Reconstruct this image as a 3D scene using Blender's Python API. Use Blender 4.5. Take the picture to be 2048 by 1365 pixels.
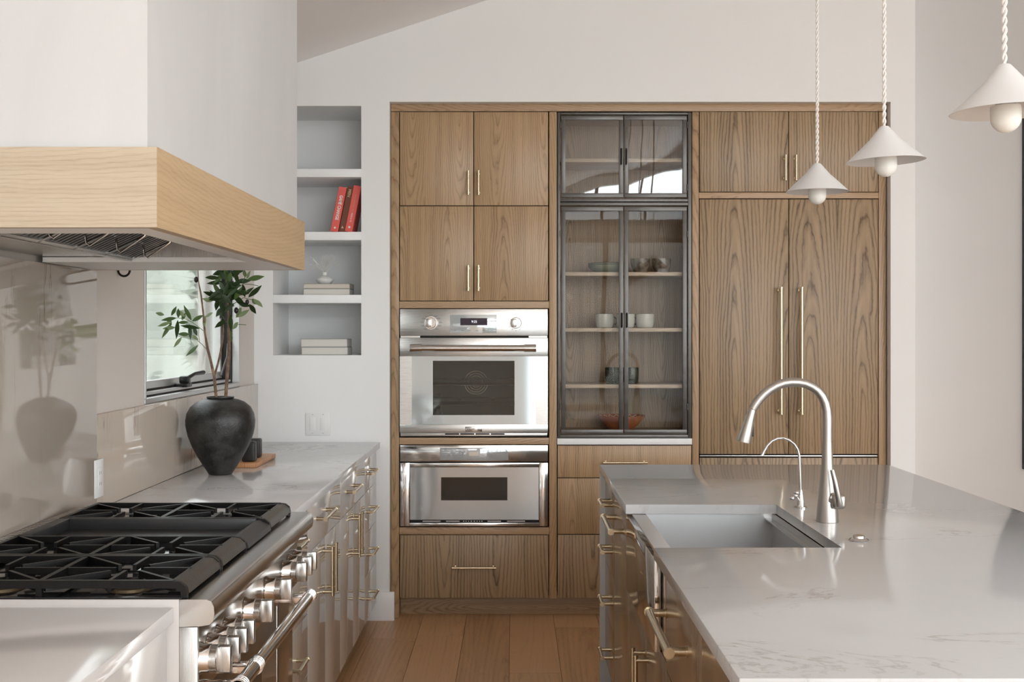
import bpy, bmesh, math, random
from math import radians, sin, cos, pi, sqrt
from mathutils import Vector, Matrix

random.seed(7)
for o in list(bpy.data.objects):
    bpy.data.objects.remove(o)
S = bpy.context.scene
C = S.collection

# ------------------------------------------------------------------ camera
CH, F, CX, CY = 1.468, 2420.0, 1028.0, 668.0
cam_d = bpy.data.cameras.new('camera')
cam = bpy.data.objects.new('camera', cam_d)
C.objects.link(cam)
cam.location = (0, 0, CH)
cam.rotation_euler = (radians(90), 0, 0)
cam_d.sensor_width = 36
cam_d.lens = F / 2048 * 36
cam_d.shift_x = -(CX - 1024) / 2048
cam_d.shift_y = -(682.5 - CY) / 2048
cam_d.clip_start = 0.05
S.camera = cam

# ------------------------------------------------------------------ view, world, big lights
S.view_settings.view_transform = 'Standard'
S.view_settings.look = 'None'
S.view_settings.gamma = 1
S.view_settings.use_curve_mapping = False
S.view_settings.exposure = 0.32

w = bpy.data.worlds.new('world')
S.world = w
w.use_nodes = True
wn, wl = w.node_tree.nodes, w.node_tree.links
wn.clear()
wo = wn.new('ShaderNodeOutputWorld')
wb = wn.new('ShaderNodeBackground')
tc = wn.new('ShaderNodeTexCoord')
sx = wn.new('ShaderNodeSeparateXYZ')
rp = wn.new('ShaderNodeValToRGB')
rp.color_ramp.elements[0].position = 0.45
rp.color_ramp.elements[0].color = (0.32, 0.33, 0.30, 1)
rp.color_ramp.elements[1].position = 0.56
rp.color_ramp.elements[1].color = (0.92, 0.96, 1.0, 1)
ma = wn.new('ShaderNodeMapRange')
ma.inputs[1].default_value = -1
ma.inputs[2].default_value = 1
wl.new(tc.outputs['Generated'], sx.inputs[0])
wl.new(sx.outputs[2], ma.inputs[0])
wl.new(ma.outputs[0], rp.inputs[0])
wl.new(rp.outputs[0], wb.inputs[0])
wb.inputs[1].default_value = 5.0
wl.new(wb.outputs[0], wo.inputs[0])


def area(name, loc, rot, sxx, syy, power, col=(1, 1, 1), portal=False):
    d = bpy.data.lights.new(name, 'AREA')
    d.shape = 'RECTANGLE'
    d.size, d.size_y = sxx, syy
    d.energy = power
    d.color = col
    if portal:
        d.cycles.is_portal = True
    o = bpy.data.objects.new(name, d)
    C.objects.link(o)
    o.location = loc
    o.rotation_euler = rot
    return o


# daylight at the windows behind the camera and in the right-hand wall, plus an added high fill
area('daylight_right_window', (4.58, 0.0, 1.75), (radians(90), 0, radians(90)), 4.6, 2.3, 15, (0.93, 0.965, 1.0))
area('daylight_rear_gable', (2.35, -3.78, 3.45), (radians(90), 0, 0), 4.6, 1.0, 112, (0.855, 0.935, 1.0))
area('daylight_rear_doors', (2.3, -3.67, 1.45), (radians(90), 0, 0), 4.4, 2.6, 134, (0.885, 0.945, 1.0))
area('fill_light_rear_high', (-0.75, -3.48, 2.36), (radians(90), 0, 0), 1.0, 0.68, 5, (0.90, 0.96, 1.0))  # added fill for the hood front, kept out of the oven reflections

# ------------------------------------------------------------------ helpers


def Px(px, Y): return (px - CX) * Y / F
def Pz(py, Y): return CH - (py - CY) * Y / F
def Yof(py, z): return F * (CH - z) / (py - CY)


WL = {}  # world location of each object made


def tag(o, label=None, cat=None, group=None, kind=None):
    if label: o['label'] = label
    if cat: o['category'] = cat
    if group: o['group'] = group
    if kind: o['kind'] = kind
    return o


def empty(name, loc, label=None, cat=None, group=None, kind=None):
    o = bpy.data.objects.new(name, None)
    o.empty_display_size = 0.1
    o.location = loc
    C.objects.link(o)
    WL[o] = Vector(loc)
    return tag(o, label, cat, group, kind)


class MB:
    def __init__(s):
        s.bm = bmesh.new()

    def box(s, x0, x1, y0, y1, z0, z1, bev=0.0, seg=2):
        if x0 > x1: x0, x1 = x1, x0
        if y0 > y1: y0, y1 = y1, y0
        if z0 > z1: z0, z1 = z1, z0
        r = bmesh.ops.create_cube(s.bm, size=1)
        vs = r['verts']
        for v in vs:
            v.co = Vector(((x0 + x1) / 2 + v.co.x * (x1 - x0), (y0 + y1) / 2 + v.co.y * (y1 - y0), (z0 + z1) / 2 + v.co.z * (z1 - z0)))
        if bev > 0:
            b = min(bev, 0.45 * min(x1 - x0, y1 - y0, z1 - z0))
            es = {e for v in vs for e in v.link_edges}
            bmesh.ops.bevel(s.bm, geom=list(es), offset=b, segments=seg, affect='EDGES', profile=0.5)
        return s

    def prism(s, pts, axis, a, b):
        """pts: 2D polygon; axis 'y': pts are (x,z); 'x': (y,z); 'z': (x,y)"""
        def mk(p, t):
            return {'y': (p[0], t, p[1]), 'x': (t, p[0], p[1]), 'z': (p[0], p[1], t)}[axis]
        va = [s.bm.verts.new(mk(p, a)) for p in pts]
        vb = [s.bm.verts.new(mk(p, b)) for p in pts]
        s.bm.faces.new(va)
        s.bm.faces.new(vb[::-1])
        n = len(pts)
        for i in range(n):
            s.bm.faces.new((va[i], vb[i], vb[(i + 1) % n], va[(i + 1) % n]))
        return s

    def hexa(s, c):
        """8 corners: bottom 4 then top 4 in order"""
        v = [s.bm.verts.new(p) for p in c]
        for f in ((3, 2, 1, 0), (4, 5, 6, 7), (0, 1, 5, 4), (1, 2, 6, 5), (2, 3, 7, 6), (3, 0, 4, 7)):
            s.bm.faces.new([v[i] for i in f])
        return s

    def tube(s, pts, r, seg=12, caps=True, flat=None):
        pts = [Vector(p) for p in pts]
        n = len(pts)
        rs = r if isinstance(r, (list, tuple)) else [r] * n
        rings = []
        t0 = (pts[1] - pts[0]).normalized()
        up = Vector((0, 0, 1)) if abs(t0.z) < 0.9 else Vector((1, 0, 0))
        nrm = t0.cross(up).normalized()
        for i, p in enumerate(pts):
            if i == 0: t = pts[1] - pts[0]
            elif i == n - 1: t = pts[-1] - pts[-2]
            else: t = pts[i + 1] - pts[i - 1]
            if t.length < 1e-9:
                t = t0.copy()
            t.normalize()
            nrm = (nrm - t * nrm.dot(t))
            if nrm.length < 1e-6:
                nrm = t.cross(Vector((0.3, 0.5, 0.8)))
            nrm.normalize()
            bn = t.cross(nrm)
            rings.append([s.bm.verts.new(p + (nrm * cos(2 * pi * k / seg) + bn * sin(2 * pi * k / seg)) * rs[i]) for k in range(seg)])
        for a, b in zip(rings, rings[1:]):
            for k in range(seg):
                s.bm.faces.new((a[k], a[(k + 1) % seg], b[(k + 1) % seg], b[k]))
        if caps:
            s.bm.faces.new(rings[0][::-1])
            s.bm.faces.new(rings[-1])
        return s

    def cyl(s, p0, p1, r0, r1=None, seg=16):
        return s.tube([p0, p1], [r0, r0 if r1 is None else r1], seg)

    def lathe(s, prof, c, axis='z', seg=32, closed=False):
        """prof: list of (r, h) around axis through c"""
        rings = []
        for r, h in prof:
            ring = []
            if r < 1e-6:
                k = {'z': (0, 0, h), 'y': (0, h, 0), 'x': (h, 0, 0)}[axis]
                ring = [s.bm.verts.new(Vector(c) + Vector(k))]
            else:
                for i in range(seg):
                    a = 2 * pi * i / seg
                    k = {'z': (r * cos(a), r * sin(a), h), 'y': (r * cos(a), h, r * sin(a)), 'x': (h, r * cos(a), r * sin(a))}[axis]
                    ring.append(s.bm.verts.new(Vector(c) + Vector(k)))
            rings.append(ring)
        pairs = list(zip(rings, rings[1:]))
        if closed: pairs.append((rings[-1], rings[0]))
        for a, b in pairs:
            for i in range(seg):
                j = (i + 1) % seg
                if len(a) == 1 and len(b) == 1: break
                if len(a) == 1: s.bm.faces.new((a[0], b[i], b[j]))
                elif len(b) == 1: s.bm.faces.new((a[i], a[j], b[0]))
                else: s.bm.faces.new((a[i], a[j], b[j], b[i]))
        return s

    def torus(s, c, R, r, axis='y', seg=32, sg=10):
        prof = [(R + r * cos(2 * pi * k / sg), r * sin(2 * pi * k / sg)) for k in range(sg)]
        return s.lathe(prof, c, axis, seg, closed=True)

    def rot(s, M, start=0):
        for v in list(s.bm.verts)[start:]:
            v.co = M @ v.co
        return s

    def build(s, name, mat, parent=None, smooth=True, label=None, kind=None, ang=35, cat=None, group=None, origin=None):
        bmesh.ops.recalc_face_normals(s.bm, faces=s.bm.faces)
        me = bpy.data.meshes.new(name)
        xs = [v.co for v in s.bm.verts]
        lo = Vector([min(c[i] for c in xs) for i in range(3)])
        hi = Vector([max(c[i] for c in xs) for i in range(3)])
        c = (lo + hi) / 2
        if parent is None: c.z = lo.z
        if origin is not None: c = Vector(origin)
        bmesh.ops.translate(s.bm, verts=s.bm.verts, vec=-c)
        s.bm.to_mesh(me)
        s.bm.free()
        me.materials.append(mat)
        if smooth:
            me.polygons.foreach_set('use_smooth', [True] * len(me.polygons))
            me.set_sharp_from_angle(angle=radians(ang))
        o = bpy.data.objects.new(name, me)
        C.objects.link(o)
        if parent:
            o.parent = parent
            o.location = c - WL[parent]
        else:
            o.location = c
        WL[o] = c
        return tag(o, label, cat, group, kind)


def bx(name, mat, parent, x0, x1, y0, y1, z0, z1, bev=0.0, **k):
    return MB().box(x0, x1, y0, y1, z0, z1, bev).build(name, mat, parent, **k)


def kids(o): return [c for c in bpy.data.objects if c.parent == o]


def copy_tree(o, parent=None, loc=None):
    c = o.copy()
    C.objects.link(c)
    if parent: c.parent = parent
    if loc is not None:
        c.location = loc
        WL[c] = Vector(loc)
    for ch in kids(o):
        copy_tree(ch, c)
    return c


def text_mesh(name, txt, size, mat, parent, loc, rot, depth=0.0004, shear=0.0, sx=1.0, bold=0.0):
    cu = bpy.data.curves.new(name, 'FONT')
    cu.body = txt
    cu.size = size
    cu.align_x = 'CENTER'
    cu.align_y = 'CENTER'
    cu.extrude = depth
    cu.shear = shear
    cu.offset = bold
    tmp = bpy.data.objects.new(name + '_tmp', cu)
    C.objects.link(tmp)
    me = bpy.data.meshes.new_from_object(tmp)
    bpy.data.objects.remove(tmp)
    M = rot @ Matrix.Diagonal((sx, 1, 1, 1)) if isinstance(rot, Matrix) else rot
    me.transform(M)
    me.materials.clear()
    me.materials.append(mat)
    o = bpy.data.objects.new(name, me)
    C.objects.link(o)
    o.parent = parent
    o.location = Vector(loc) - WL[parent]
    WL[o] = Vector(loc)
    return o


FACE_Y = Matrix.Rotation(radians(90), 4, 'X')  # text plane facing -Y

# ------------------------------------------------------------------ materials


def nmat(name):
    m = bpy.data.materials.new(name)
    m.use_nodes = True
    n, l = m.node_tree.nodes, m.node_tree.links
    return m, n, l, n['Principled BSDF']


def plain(name, col, rough=0.5, metal=0.0, spec=0.5, coat=0.0, trans=0.0, ior=1.45, bump=0.0, bscale=200, aniso=0.0, coat_rough=0.03):
    m, n, l, b = nmat(name)
    b.inputs['Base Color'].default_value = (*col, 1)
    b.inputs['Roughness'].default_value = rough
    b.inputs['Metallic'].default_value = metal
    b.inputs['Specular IOR Level'].default_value = spec
    b.inputs['Coat Weight'].default_value = coat
    b.inputs['Coat Roughness'].default_value = coat_rough
    b.inputs['Transmission Weight'].default_value = trans
    b.inputs['IOR'].default_value = ior
    b.inputs['Anisotropic'].default_value = aniso
    if bump:
        t = n.new('ShaderNodeTexNoise')
        t.inputs['Scale'].default_value = bscale
        t.inputs['Detail'].default_value = 4
        tcn = n.new('ShaderNodeTexCoord')
        l.new(tcn.outputs['Object'], t.inputs['Vector'])
        bp = n.new('ShaderNodeBump')
        bp.inputs['Strength'].default_value = bump
        bp.inputs['Distance'].default_value = 0.002
        l.new(t.outputs['Fac'], bp.inputs['Height'])
        l.new(bp.outputs[0], b.inputs['Normal'])
    return m


def mathn(n, l, op, a, b=None, c=None):
    m = n.new('ShaderNodeMath')
    m.operation = op
    for i, v in enumerate((a, b, c)):
        if v is None: continue
        if isinstance(v, (int, float)): m.inputs[i].default_value = v
        else: l.new(v, m.inputs[i])
    return m.outputs[0]


def paint(name, col, var=0.03, rough=0.6, scale=1.5, bump=0.06, streak=False):
    m, n, l, b = nmat(name)
    t = n.new('ShaderNodeTexNoise')
    t.inputs['Scale'].default_value = scale
    t.inputs['Detail'].default_value = 6
    t.inputs['Distortion'].default_value = 0.6
    tcn = n.new('ShaderNodeTexCoord')
    mp = n.new('ShaderNodeMapping')
    mp.inputs['Scale'].default_value = (1.4, 1.4, 0.55) if streak else (1, 1, 1)
    l.new(tcn.outputs['Object'], mp.inputs[0])
    l.new(mp.outputs[0], t.inputs['Vector'])
    r = n.new('ShaderNodeValToRGB')
    r.color_ramp.elements[0].position = 0.3
    r.color_ramp.elements[1].position = 0.7
    r.color_ramp.elements[0].color = (*[c * (1 - var) for c in col], 1)
    r.color_ramp.elements[1].color = (*[min(1, c * (1 + var)) for c in col], 1)
    l.new(t.outputs['Fac'], r.inputs[0])
    l.new(r.outputs[0], b.inputs['Base Color'])
    b.inputs['Roughness'].default_value = rough
    b.inputs['Specular IOR Level'].default_value = 0.3
    t2 = n.new('ShaderNodeTexNoise')
    t2.inputs['Scale'].default_value = 120
    l.new(tcn.outputs['Object'], t2.inputs['Vector'])
    bp = n.new('ShaderNodeBump')
    bp.inputs['Strength'].default_value = bump
    bp.inputs['Distance'].default_value = 0.001
    l.new(t2.outputs['Fac'], bp.inputs['Height'])
    l.new(bp.outputs[0], b.inputs['Normal'])
    return m


def wood(name, light, dark, along='z', leaf=0.24, freq=52, rough=0.42, contrast=1.15, sl=0.075, hue=0.06, straight=0.0, fine=0.5, coat=0.0):
    """oak veneer: cathedral rings cut along one axis, with pores; along: 'z','x','y' or 'h' (x+y)"""
    m, n, l, b = nmat(name)
    tcn = n.new('ShaderNodeTexCoord')
    oi = n.new('ShaderNodeObjectInfo')
    sp = n.new('ShaderNodeSeparateXYZ')
    l.new(tcn.outputs['Object'], sp.inputs[0])
    X, Y, Z = sp.outputs
    M = lambda *a: mathn(n, l, *a)
    if along == 'z': u, v = M('ADD', X, Y), Z
    elif along == 'x': u, v = M('ADD', Z, Y), X
    elif along == 'y': u, v = X, Y
    else: u, v = Z, M('ADD', X, Y)
    rnd = oi.outputs['Random']
    u = M('ADD', u, M('MULTIPLY', rnd, 3.7))
    v0 = v
    v = M('ADD', v, M('MULTIPLY', rnd, 9.1))
    # slow warp
    cw = n.new('ShaderNodeCombineXYZ')
    l.new(M('MULTIPLY', u, 7.0), cw.inputs[0])
    l.new(M('MULTIPLY', v, 1.7), cw.inputs[1])
    nw = n.new('ShaderNodeTexNoise')
    nw.inputs['Scale'].default_value = 1.0
    nw.inputs['Detail'].default_value = 3
    l.new(cw.outputs[0], nw.inputs['Vector'])
    warp = M('MULTIPLY', M('SUBTRACT', nw.outputs['Fac'], 0.5), 0.055)
    cw2 = n.new('ShaderNodeCombineXYZ')
    l.new(M('MULTIPLY', u, 60.0), cw2.inputs[0])
    l.new(M('MULTIPLY', v, 22.0), cw2.inputs[1])
    nw2 = n.new('ShaderNodeTexNoise')
    nw2.inputs['Scale'].default_value = 1.0
    nw2.inputs['Detail'].default_value = 2
    l.new(cw2.outputs[0], nw2.inputs['Vector'])
    warp2 = M('MULTIPLY', M('SUBTRACT', nw2.outputs['Fac'], 0.5), 0.006)
    # leaves
    uu = M('SUBTRACT', M('PINGPONG', M('ADD', u, 50.0), leaf), leaf * 0.5)
    uu = M('ADD', uu, M('MULTIPLY', warp, 0.8))
    vv = M('MULTIPLY', M('ADD', v0, M('MULTIPLY', M('SUBTRACT', rnd, 0.5), 1.2)), sl)
    vv = M('ADD', vv, warp)
    rr = M('SQRT', M('ADD', M('MULTIPLY', uu, uu), M('MULTIPLY', vv, vv)))
    rr = M('ADD', rr, warp2)
    ph = M('MULTIPLY', rr, freq * 2)
    fr = M('FRACT', ph)
    ring = n.new('ShaderNodeValToRGB')
    ring.color_ramp.interpolation = 'EASE'
    e = ring.color_ramp.elements
    e[0].position = 0.0
    e[0].color = (1, 1, 1, 1)
    e[1].position = 0.16
    e[1].color = (0.25, 0.25, 0.25, 1)
    x = e.new(0.55); x.color = (0.0, 0.0, 0.0, 1)
    x = e.new(0.86); x.color = (0.45, 0.45, 0.45, 1)
    x = e.new(1.0); x.color = (1, 1, 1, 1)
    l.new(fr, ring.inputs[0])
    # pores
    cp = n.new('ShaderNodeCombineXYZ')
    l.new(M('MULTIPLY', u, 620.0), cp.inputs[0])
    l.new(M('MULTIPLY', v, 14.0), cp.inputs[1])
    npn = n.new('ShaderNodeTexNoise')
    npn.inputs['Scale'].default_value = 1.0
    npn.inputs['Detail'].default_value = 2
    l.new(cp.outputs[0], npn.inputs['Vector'])
    cs = n.new('ShaderNodeCombineXYZ')
    l.new(M('MULTIPLY', u, 34.0), cs.inputs[0])
    l.new(M('MULTIPLY', v, 0.8), cs.inputs[1])
    nsn = n.new('ShaderNodeTexNoise')
    nsn.inputs['Scale'].default_value = 1.0
    nsn.inputs['Detail'].default_value = 3
    l.new(cs.outputs[0], nsn.inputs['Vector'])
    pore = M('MULTIPLY', M('SUBTRACT', npn.outputs['Fac'], 0.42), 2.2 * fine)
    st = M('MULTIPLY', M('SUBTRACT', nsn.outputs['Fac'], 0.5), 0.9)
    ringv = M('MULTIPLY', ring.outputs[0], M('MULTIPLY', M('ADD', M('MULTIPLY', nsn.outputs['Fac'], 0.7), 0.25), 0.75 * contrast))
    fac = M('ADD', M('ADD', ringv, M('MULTIPLY', pore, M('ADD', M('MULTIPLY', ring.outputs[0], 0.6), 0.35))), st)
    cl = n.new('ShaderNodeClamp')
    l.new(M('ADD', fac, M('MULTIPLY', M('SUBTRACT', rnd, 0.5), hue * 3)), cl.inputs[0])
    mx = n.new('ShaderNodeMix')
    mx.data_type = 'RGBA'
    mx.inputs[6].default_value = (*light, 1)
    mx.inputs[7].default_value = (*dark, 1)
    l.new(cl.outputs[0], mx.inputs[0])
    l.new(mx.outputs[2], b.inputs['Base Color'])
    b.inputs['Roughness'].default_value = rough
    b.inputs['Coat Weight'].default_value = coat
    b.inputs['Coat Roughness'].default_value = 0.25
    bp = n.new('ShaderNodeBump')
    bp.inputs['Strength'].default_value = 0.25
    bp.inputs['Distance'].default_value = 0.0006
    bp.invert = True
    l.new(fac, bp.inputs['Height'])
    l.new(bp.outputs[0], b.inputs['Normal'])
    return m


def steel(name, col=(0.60, 0.585, 0.565), rough=0.28, brush='x', bstr=0.05):
    m, n, l, b = nmat(name)
    tcn = n.new('ShaderNodeTexCoord')
    mp = n.new('ShaderNodeMapping')
    sc = {'x': (4, 4, 900), 'z': (900, 900, 4), 'y': (900, 4, 900)}[brush]
    mp.inputs['Scale'].default_value = sc
    t = n.new('ShaderNodeTexNoise')
    t.inputs['Scale'].default_value = 1
    t.inputs['Detail'].default_value = 2
    l.new(tcn.outputs['Object'], mp.inputs[0])
    l.new(mp.outputs[0], t.inputs['Vector'])
    b.inputs['Base Color'].default_value = (*col, 1)
    b.inputs['Metallic'].default_value = 1
    rr = n.new('ShaderNodeMapRange')
    rr.inputs[3].default_value = rough * 0.8
    rr.inputs[4].default_value = rough * 1.25
    l.new(t.outputs['Fac'], rr.inputs[0])
    l.new(rr.outputs[0], b.inputs['Roughness'])
    bp = n.new('ShaderNodeBump')
    bp.inputs['Strength'].default_value = bstr
    bp.inputs['Distance'].default_value = 0.00025
    l.new(t.outputs['Fac'], bp.inputs['Height'])
    l.new(bp.outputs[0], b.inputs['Normal'])
    return m


def quartz(name, base=(0.53, 0.535, 0.54), vein=(0.30, 0.27, 0.24), rough=0.10, vs=1.0, strength=0.55, seed=0.0, wid=0.012, spec=0.28, mrot=(0.3, 0.2, 0.55), msc=(0.9, 1.7, 1.1)):
    m, n, l, b = nmat(name)
    tcn = n.new('ShaderNodeTexCoord')
    mp = n.new('ShaderNodeMapping')
    mp.inputs['Location'].default_value = (seed, seed * 0.7, seed * 0.3)
    mp.inputs['Rotation'].default_value = mrot
    mp.inputs['Scale'].default_value = [c * vs for c in msc]
    l.new(tcn.outputs['Object'], mp.inputs[0])
    M = lambda *a: mathn(n, l, *a)

    def ridge(scale, dist, width, detail=7):
        t = n.new('ShaderNodeTexNoise')
        t.inputs['Scale'].default_value = scale
        t.inputs['Detail'].default_value = detail
        t.inputs['Roughness'].default_value = 0.62
        t.inputs['Distortion'].default_value = dist
        l.new(mp.outputs[0], t.inputs['Vector'])
        a = M('ABSOLUTE', M('SUBTRACT', t.outputs['Fac'], 0.5))
        r = n.new('ShaderNodeMapRange')
        r.inputs[1].default_value = 0.0
        r.inputs[2].default_value = width
        r.inputs[3].default_value = 1.0
        r.inputs[4].default_value = 0.0
        l.new(a, r.inputs[0])
        return r.outputs[0]
    v1 = ridge(1.1, 0.9, wid)
    t = n.new('ShaderNodeTexNoise')
    t.inputs['Scale'].default_value = 2.2
    l.new(mp.outputs[0], t.inputs['Vector'])
    mk = n.new('ShaderNodeMapRange')
    mk.inputs[1].default_value = 0.44
    mk.inputs[2].default_value = 0.62
    l.new(t.outputs['Fac'], mk.inputs[0])
    t3 = n.new('ShaderNodeTexNoise')
    t3.inputs['Scale'].default_value = 30
    l.new(mp.outputs[0], t3.inputs['Vector'])
    mk3 = n.new('ShaderNodeMapRange')
    mk3.inputs[1].default_value = 0.34
    mk3.inputs[2].default_value = 0.52
    l.new(t3.outputs['Fac'], mk3.inputs[0])
    fac = M('MULTIPLY', M('MULTIPLY', M('MULTIPLY', v1, mk.outputs[0]), mk3.outputs[0]), strength)
    soft = M('MULTIPLY', M('MULTIPLY', ridge(1.1, 0.9, wid * 9), mk.outputs[0]), 0.05)
    cl = n.new('ShaderNodeClamp')
    l.new(M('ADD', fac, soft), cl.inputs[0])
    mx = n.new('ShaderNodeMix')
    mx.data_type = 'RGBA'
    mx.inputs[6].default_value = (*base, 1)
    mx.inputs[7].default_value = (*vein, 1)
    l.new(cl.outputs[0], mx.inputs[0])
    l.new(mx.outputs[2], b.inputs['Base Color'])
    b.inputs['Roughness'].default_value = rough
    b.inputs['Specular IOR Level'].default_value = spec
    return m


def pane_mat(name, tint=(0.93, 0.93, 0.92), wave=0.0, wscale=3.0, mult=1.3, rough=0.0, ior=1.5):
    m, n, l, b = nmat(name)
    n.remove(b)
    out = [x for x in n if x.type == 'OUTPUT_MATERIAL'][0]
    tr = n.new('ShaderNodeBsdfTransparent')
    tr.inputs[0].default_value = (*tint, 1)
    gl = n.new('ShaderNodeBsdfGlossy')
    gl.inputs['Roughness'].default_value = rough
    gl.inputs[0].default_value = (1, 1, 1, 1)
    fr = n.new('ShaderNodeFresnel')
    fr.inputs[0].default_value = ior
    f2 = mathn(n, l, 'MULTIPLY', fr.outputs[0], mult)
    mx = n.new('ShaderNodeMixShader')
    l.new(f2, mx.inputs[0])
    l.new(tr.outputs[0], mx.inputs[1])
    l.new(gl.outputs[0], mx.inputs[2])
    l.new(mx.outputs[0], out.inputs[0])
    if wave:
        tcn = n.new('ShaderNodeTexCoord')
        t = n.new('ShaderNodeTexNoise')
        t.inputs['Scale'].default_value = wscale
        t.inputs['Detail'].default_value = 0.5
        l.new(tcn.outputs['Object'], t.inputs['Vector'])
        bp = n.new('ShaderNodeBump')
        bp.inputs['Strength'].default_value = 1.0
        bp.inputs['Distance'].default_value = wave
        l.new(t.outputs['Fac'], bp.inputs['Height'])
        l.new(bp.outputs[0], gl.inputs['Normal'])
    return m


M_wall = paint('wall_paint', (0.83, 0.825, 0.82), 0.01, 0.62)
M_walll = paint('left_wall_paint_shaded', (0.64, 0.59, 0.545), 0.015, 0.5)  # darker beige puts the shade on the left wall into its paint
M_hall = paint('hall_wall_paint_dimmed', (0.64, 0.62, 0.61), 0.015, 0.6)  # greyer than the other walls to stand for dimmer light in the hall
M_ceil = paint('ceiling_paint', (0.90, 0.88, 0.88), 0.01, 0.7)
M_plaster = paint('hood_plaster', (0.60, 0.605, 0.615), 0.045, 0.5, 2.2, 0.12, streak=True)
M_trimw = paint('trim_paint', (0.86, 0.86, 0.86), 0.008, 0.4)
M_lacq = plain('cream_lacquer', (0.60, 0.57, 0.54), 0.16, coat=0.6, coat_rough=0.08)
M_kick = plain('dark_kick', (0.05, 0.04, 0.03), 0.6)
OL, OD = (0.46, 0.302, 0.168), (0.19, 0.113, 0.056)
M_oakv = wood('oak_vertical', OL, OD, 'z', rough=0.38)
M_oakb = wood('oak_bold', (0.385, 0.265, 0.155), (0.115, 0.070, 0.036), 'z', leaf=0.27, freq=32, contrast=1.5, rough=0.42)
M_oakx = wood('oak_horizontal', (0.47, 0.315, 0.19), (0.21, 0.12, 0.06), 'x', leaf=0.10, freq=75, rough=0.40)
M_oaki = wood('island_oak_dimmed', (0.26, 0.165, 0.088), (0.10, 0.058, 0.028), 'z', rough=0.20, freq=60, coat=0.5)  # same oak as the tower, darkened for the dim light at the island
M_oakin = wood('oak_inside', (0.38, 0.26, 0.16), (0.11, 0.07, 0.04), 'z', leaf=0.5, freq=60, contrast=1.3, rough=0.4)
M_shelfoak = wood('shelf_oak', (0.58, 0.48, 0.38), (0.36, 0.27, 0.19), 'x', leaf=0.1, freq=60, rough=0.4)
M_hoodoak = wood('hood_oak_cool_lit', (0.53, 0.445, 0.335), (0.36, 0.28, 0.19), 'h', leaf=0.42, freq=62, rough=0.42, contrast=0.7, sl=0.10, hue=0.0, fine=0.8)  # paler tone carries the cool daylight on the camera-facing end
M_hoodoak2 = wood('hood_oak_warm_lit', (0.55, 0.40, 0.24), (0.37, 0.245, 0.13), 'h', leaf=0.5, freq=52, rough=0.42, contrast=0.6, sl=0.16, hue=0.0, fine=0.8)  # same oak, the warm light on the room side put into its tone
M_floor = wood('floor_oak', (0.58, 0.34, 0.175), (0.27, 0.14, 0.062), 'y', leaf=0.3, freq=24, rough=0.38, contrast=0.5, hue=0.16, sl=0.05, fine=0.7)
M_steel = steel('brushed_steel')
M_steelz = steel('brushed_steel_vertical', brush='z')
M_steely = steel('brushed_steel_depth', brush='y', rough=0.2)
M_sidep = plain('range_side_enamel', (0.50, 0.47, 0.45), 0.35)
M_chrome = plain('polished_steel', (0.62, 0.60, 0.58), 0.12, 1.0)
M_nickel = plain('brushed_nickel', (0.44, 0.415, 0.385), 0.34, 1.0)
M_sink = steel('sink_steel', (0.56, 0.56, 0.56), 0.38, 'x', 0.15)
M_baffle = plain('baffle_steel', (0.22, 0.21, 0.20), 0.35, 0.9)
M_rimst = plain('satin_sink_rim', (0.56, 0.56, 0.56), 0.4, 0.25)
M_apron = plain('apron_steel', (0.58, 0.56, 0.54), 0.07, 1.0)
M_brass = plain('satin_brass', (0.64, 0.545, 0.385), 0.26, 1.0)
M_quartz = quartz('island_quartz', seed=3.1)
M_quartz2 = quartz('counter_quartz', base=(0.66, 0.66, 0.665), seed=8.4)
M_quartz3 = quartz('near_counter_quartz', base=(0.64, 0.62, 0.61), seed=5.0, strength=0.12)
M_splash = quartz('splash_quartz', base=(0.49, 0.42, 0.355), vein=(0.17, 0.11, 0.08), rough=0.045, seed=1.7, strength=0.85, spec=0.5, mrot=(0.12, 0, 0), msc=(1.0, 2.4, 0.6), wid=0.009, vs=0.9)
M_iron = plain('cast_iron', (0.006, 0.0055, 0.0055), 0.38, spec=0.35, bump=0.2, bscale=300)
M_ironedge = plain('worn_iron_edge', (0.075, 0.062, 0.050), 0.34, 0.7, bump=0.4, bscale=200)
M_enamel = plain('black_enamel', (0.008, 0.008, 0.009), 0.10)
M_griddle = plain('griddle_grey', (0.028, 0.028, 0.029), 0.38, 0.2)
M_burn = plain('burner_brass', (0.13, 0.10, 0.06), 0.4, 0.8)
M_black = plain('black_metal', (0.012, 0.011, 0.011), 0.35, 0.4)
M_blackp = plain('matt_black', (0.02, 0.018, 0.017), 0.45)
M_alu = plain('window_aluminium', (0.55, 0.545, 0.54), 0.35, 0.7)
M_iframe = plain('raw_steel_frame', (0.125, 0.118, 0.112), 0.38, 0.85, bump=0.8, bscale=25)
M_gasket = plain('dark_gap', (0.01, 0.009, 0.008), 0.7)
M_ogrey = plain('oven_grey_glass', (0.60, 0.63, 0.63), 0.06, 0.35, 0.6)
M_mgrey = plain('microwave_grey_glass', (0.45, 0.46, 0.465), 0.05, 0.35, 0.6)
M_display = plain('display_glass', (0.035, 0.022, 0.04), 0.08)
M_dglass = plain('dark_glass', (0.012, 0.012, 0.012), 0.04)
M_ovin = plain('oven_cavity', (0.20, 0.20, 0.17), 0.5)
M_white = plain('white_plastic', (0.78, 0.78, 0.77), 0.35)
M_shade = plain('white_shade', (0.66, 0.66, 0.66), 0.45)
M_bulb = plain('frosted_glass', (0.78, 0.77, 0.73), 0.35, spec=0.4)
M_cord = plain('braided_cord', (0.74, 0.71, 0.68), 0.8)
M_glassd = pane_mat('wavy_cabinet_glass', (0.90, 0.89, 0.87), wave=0.0035, wscale=2.6, mult=1.0)
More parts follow.
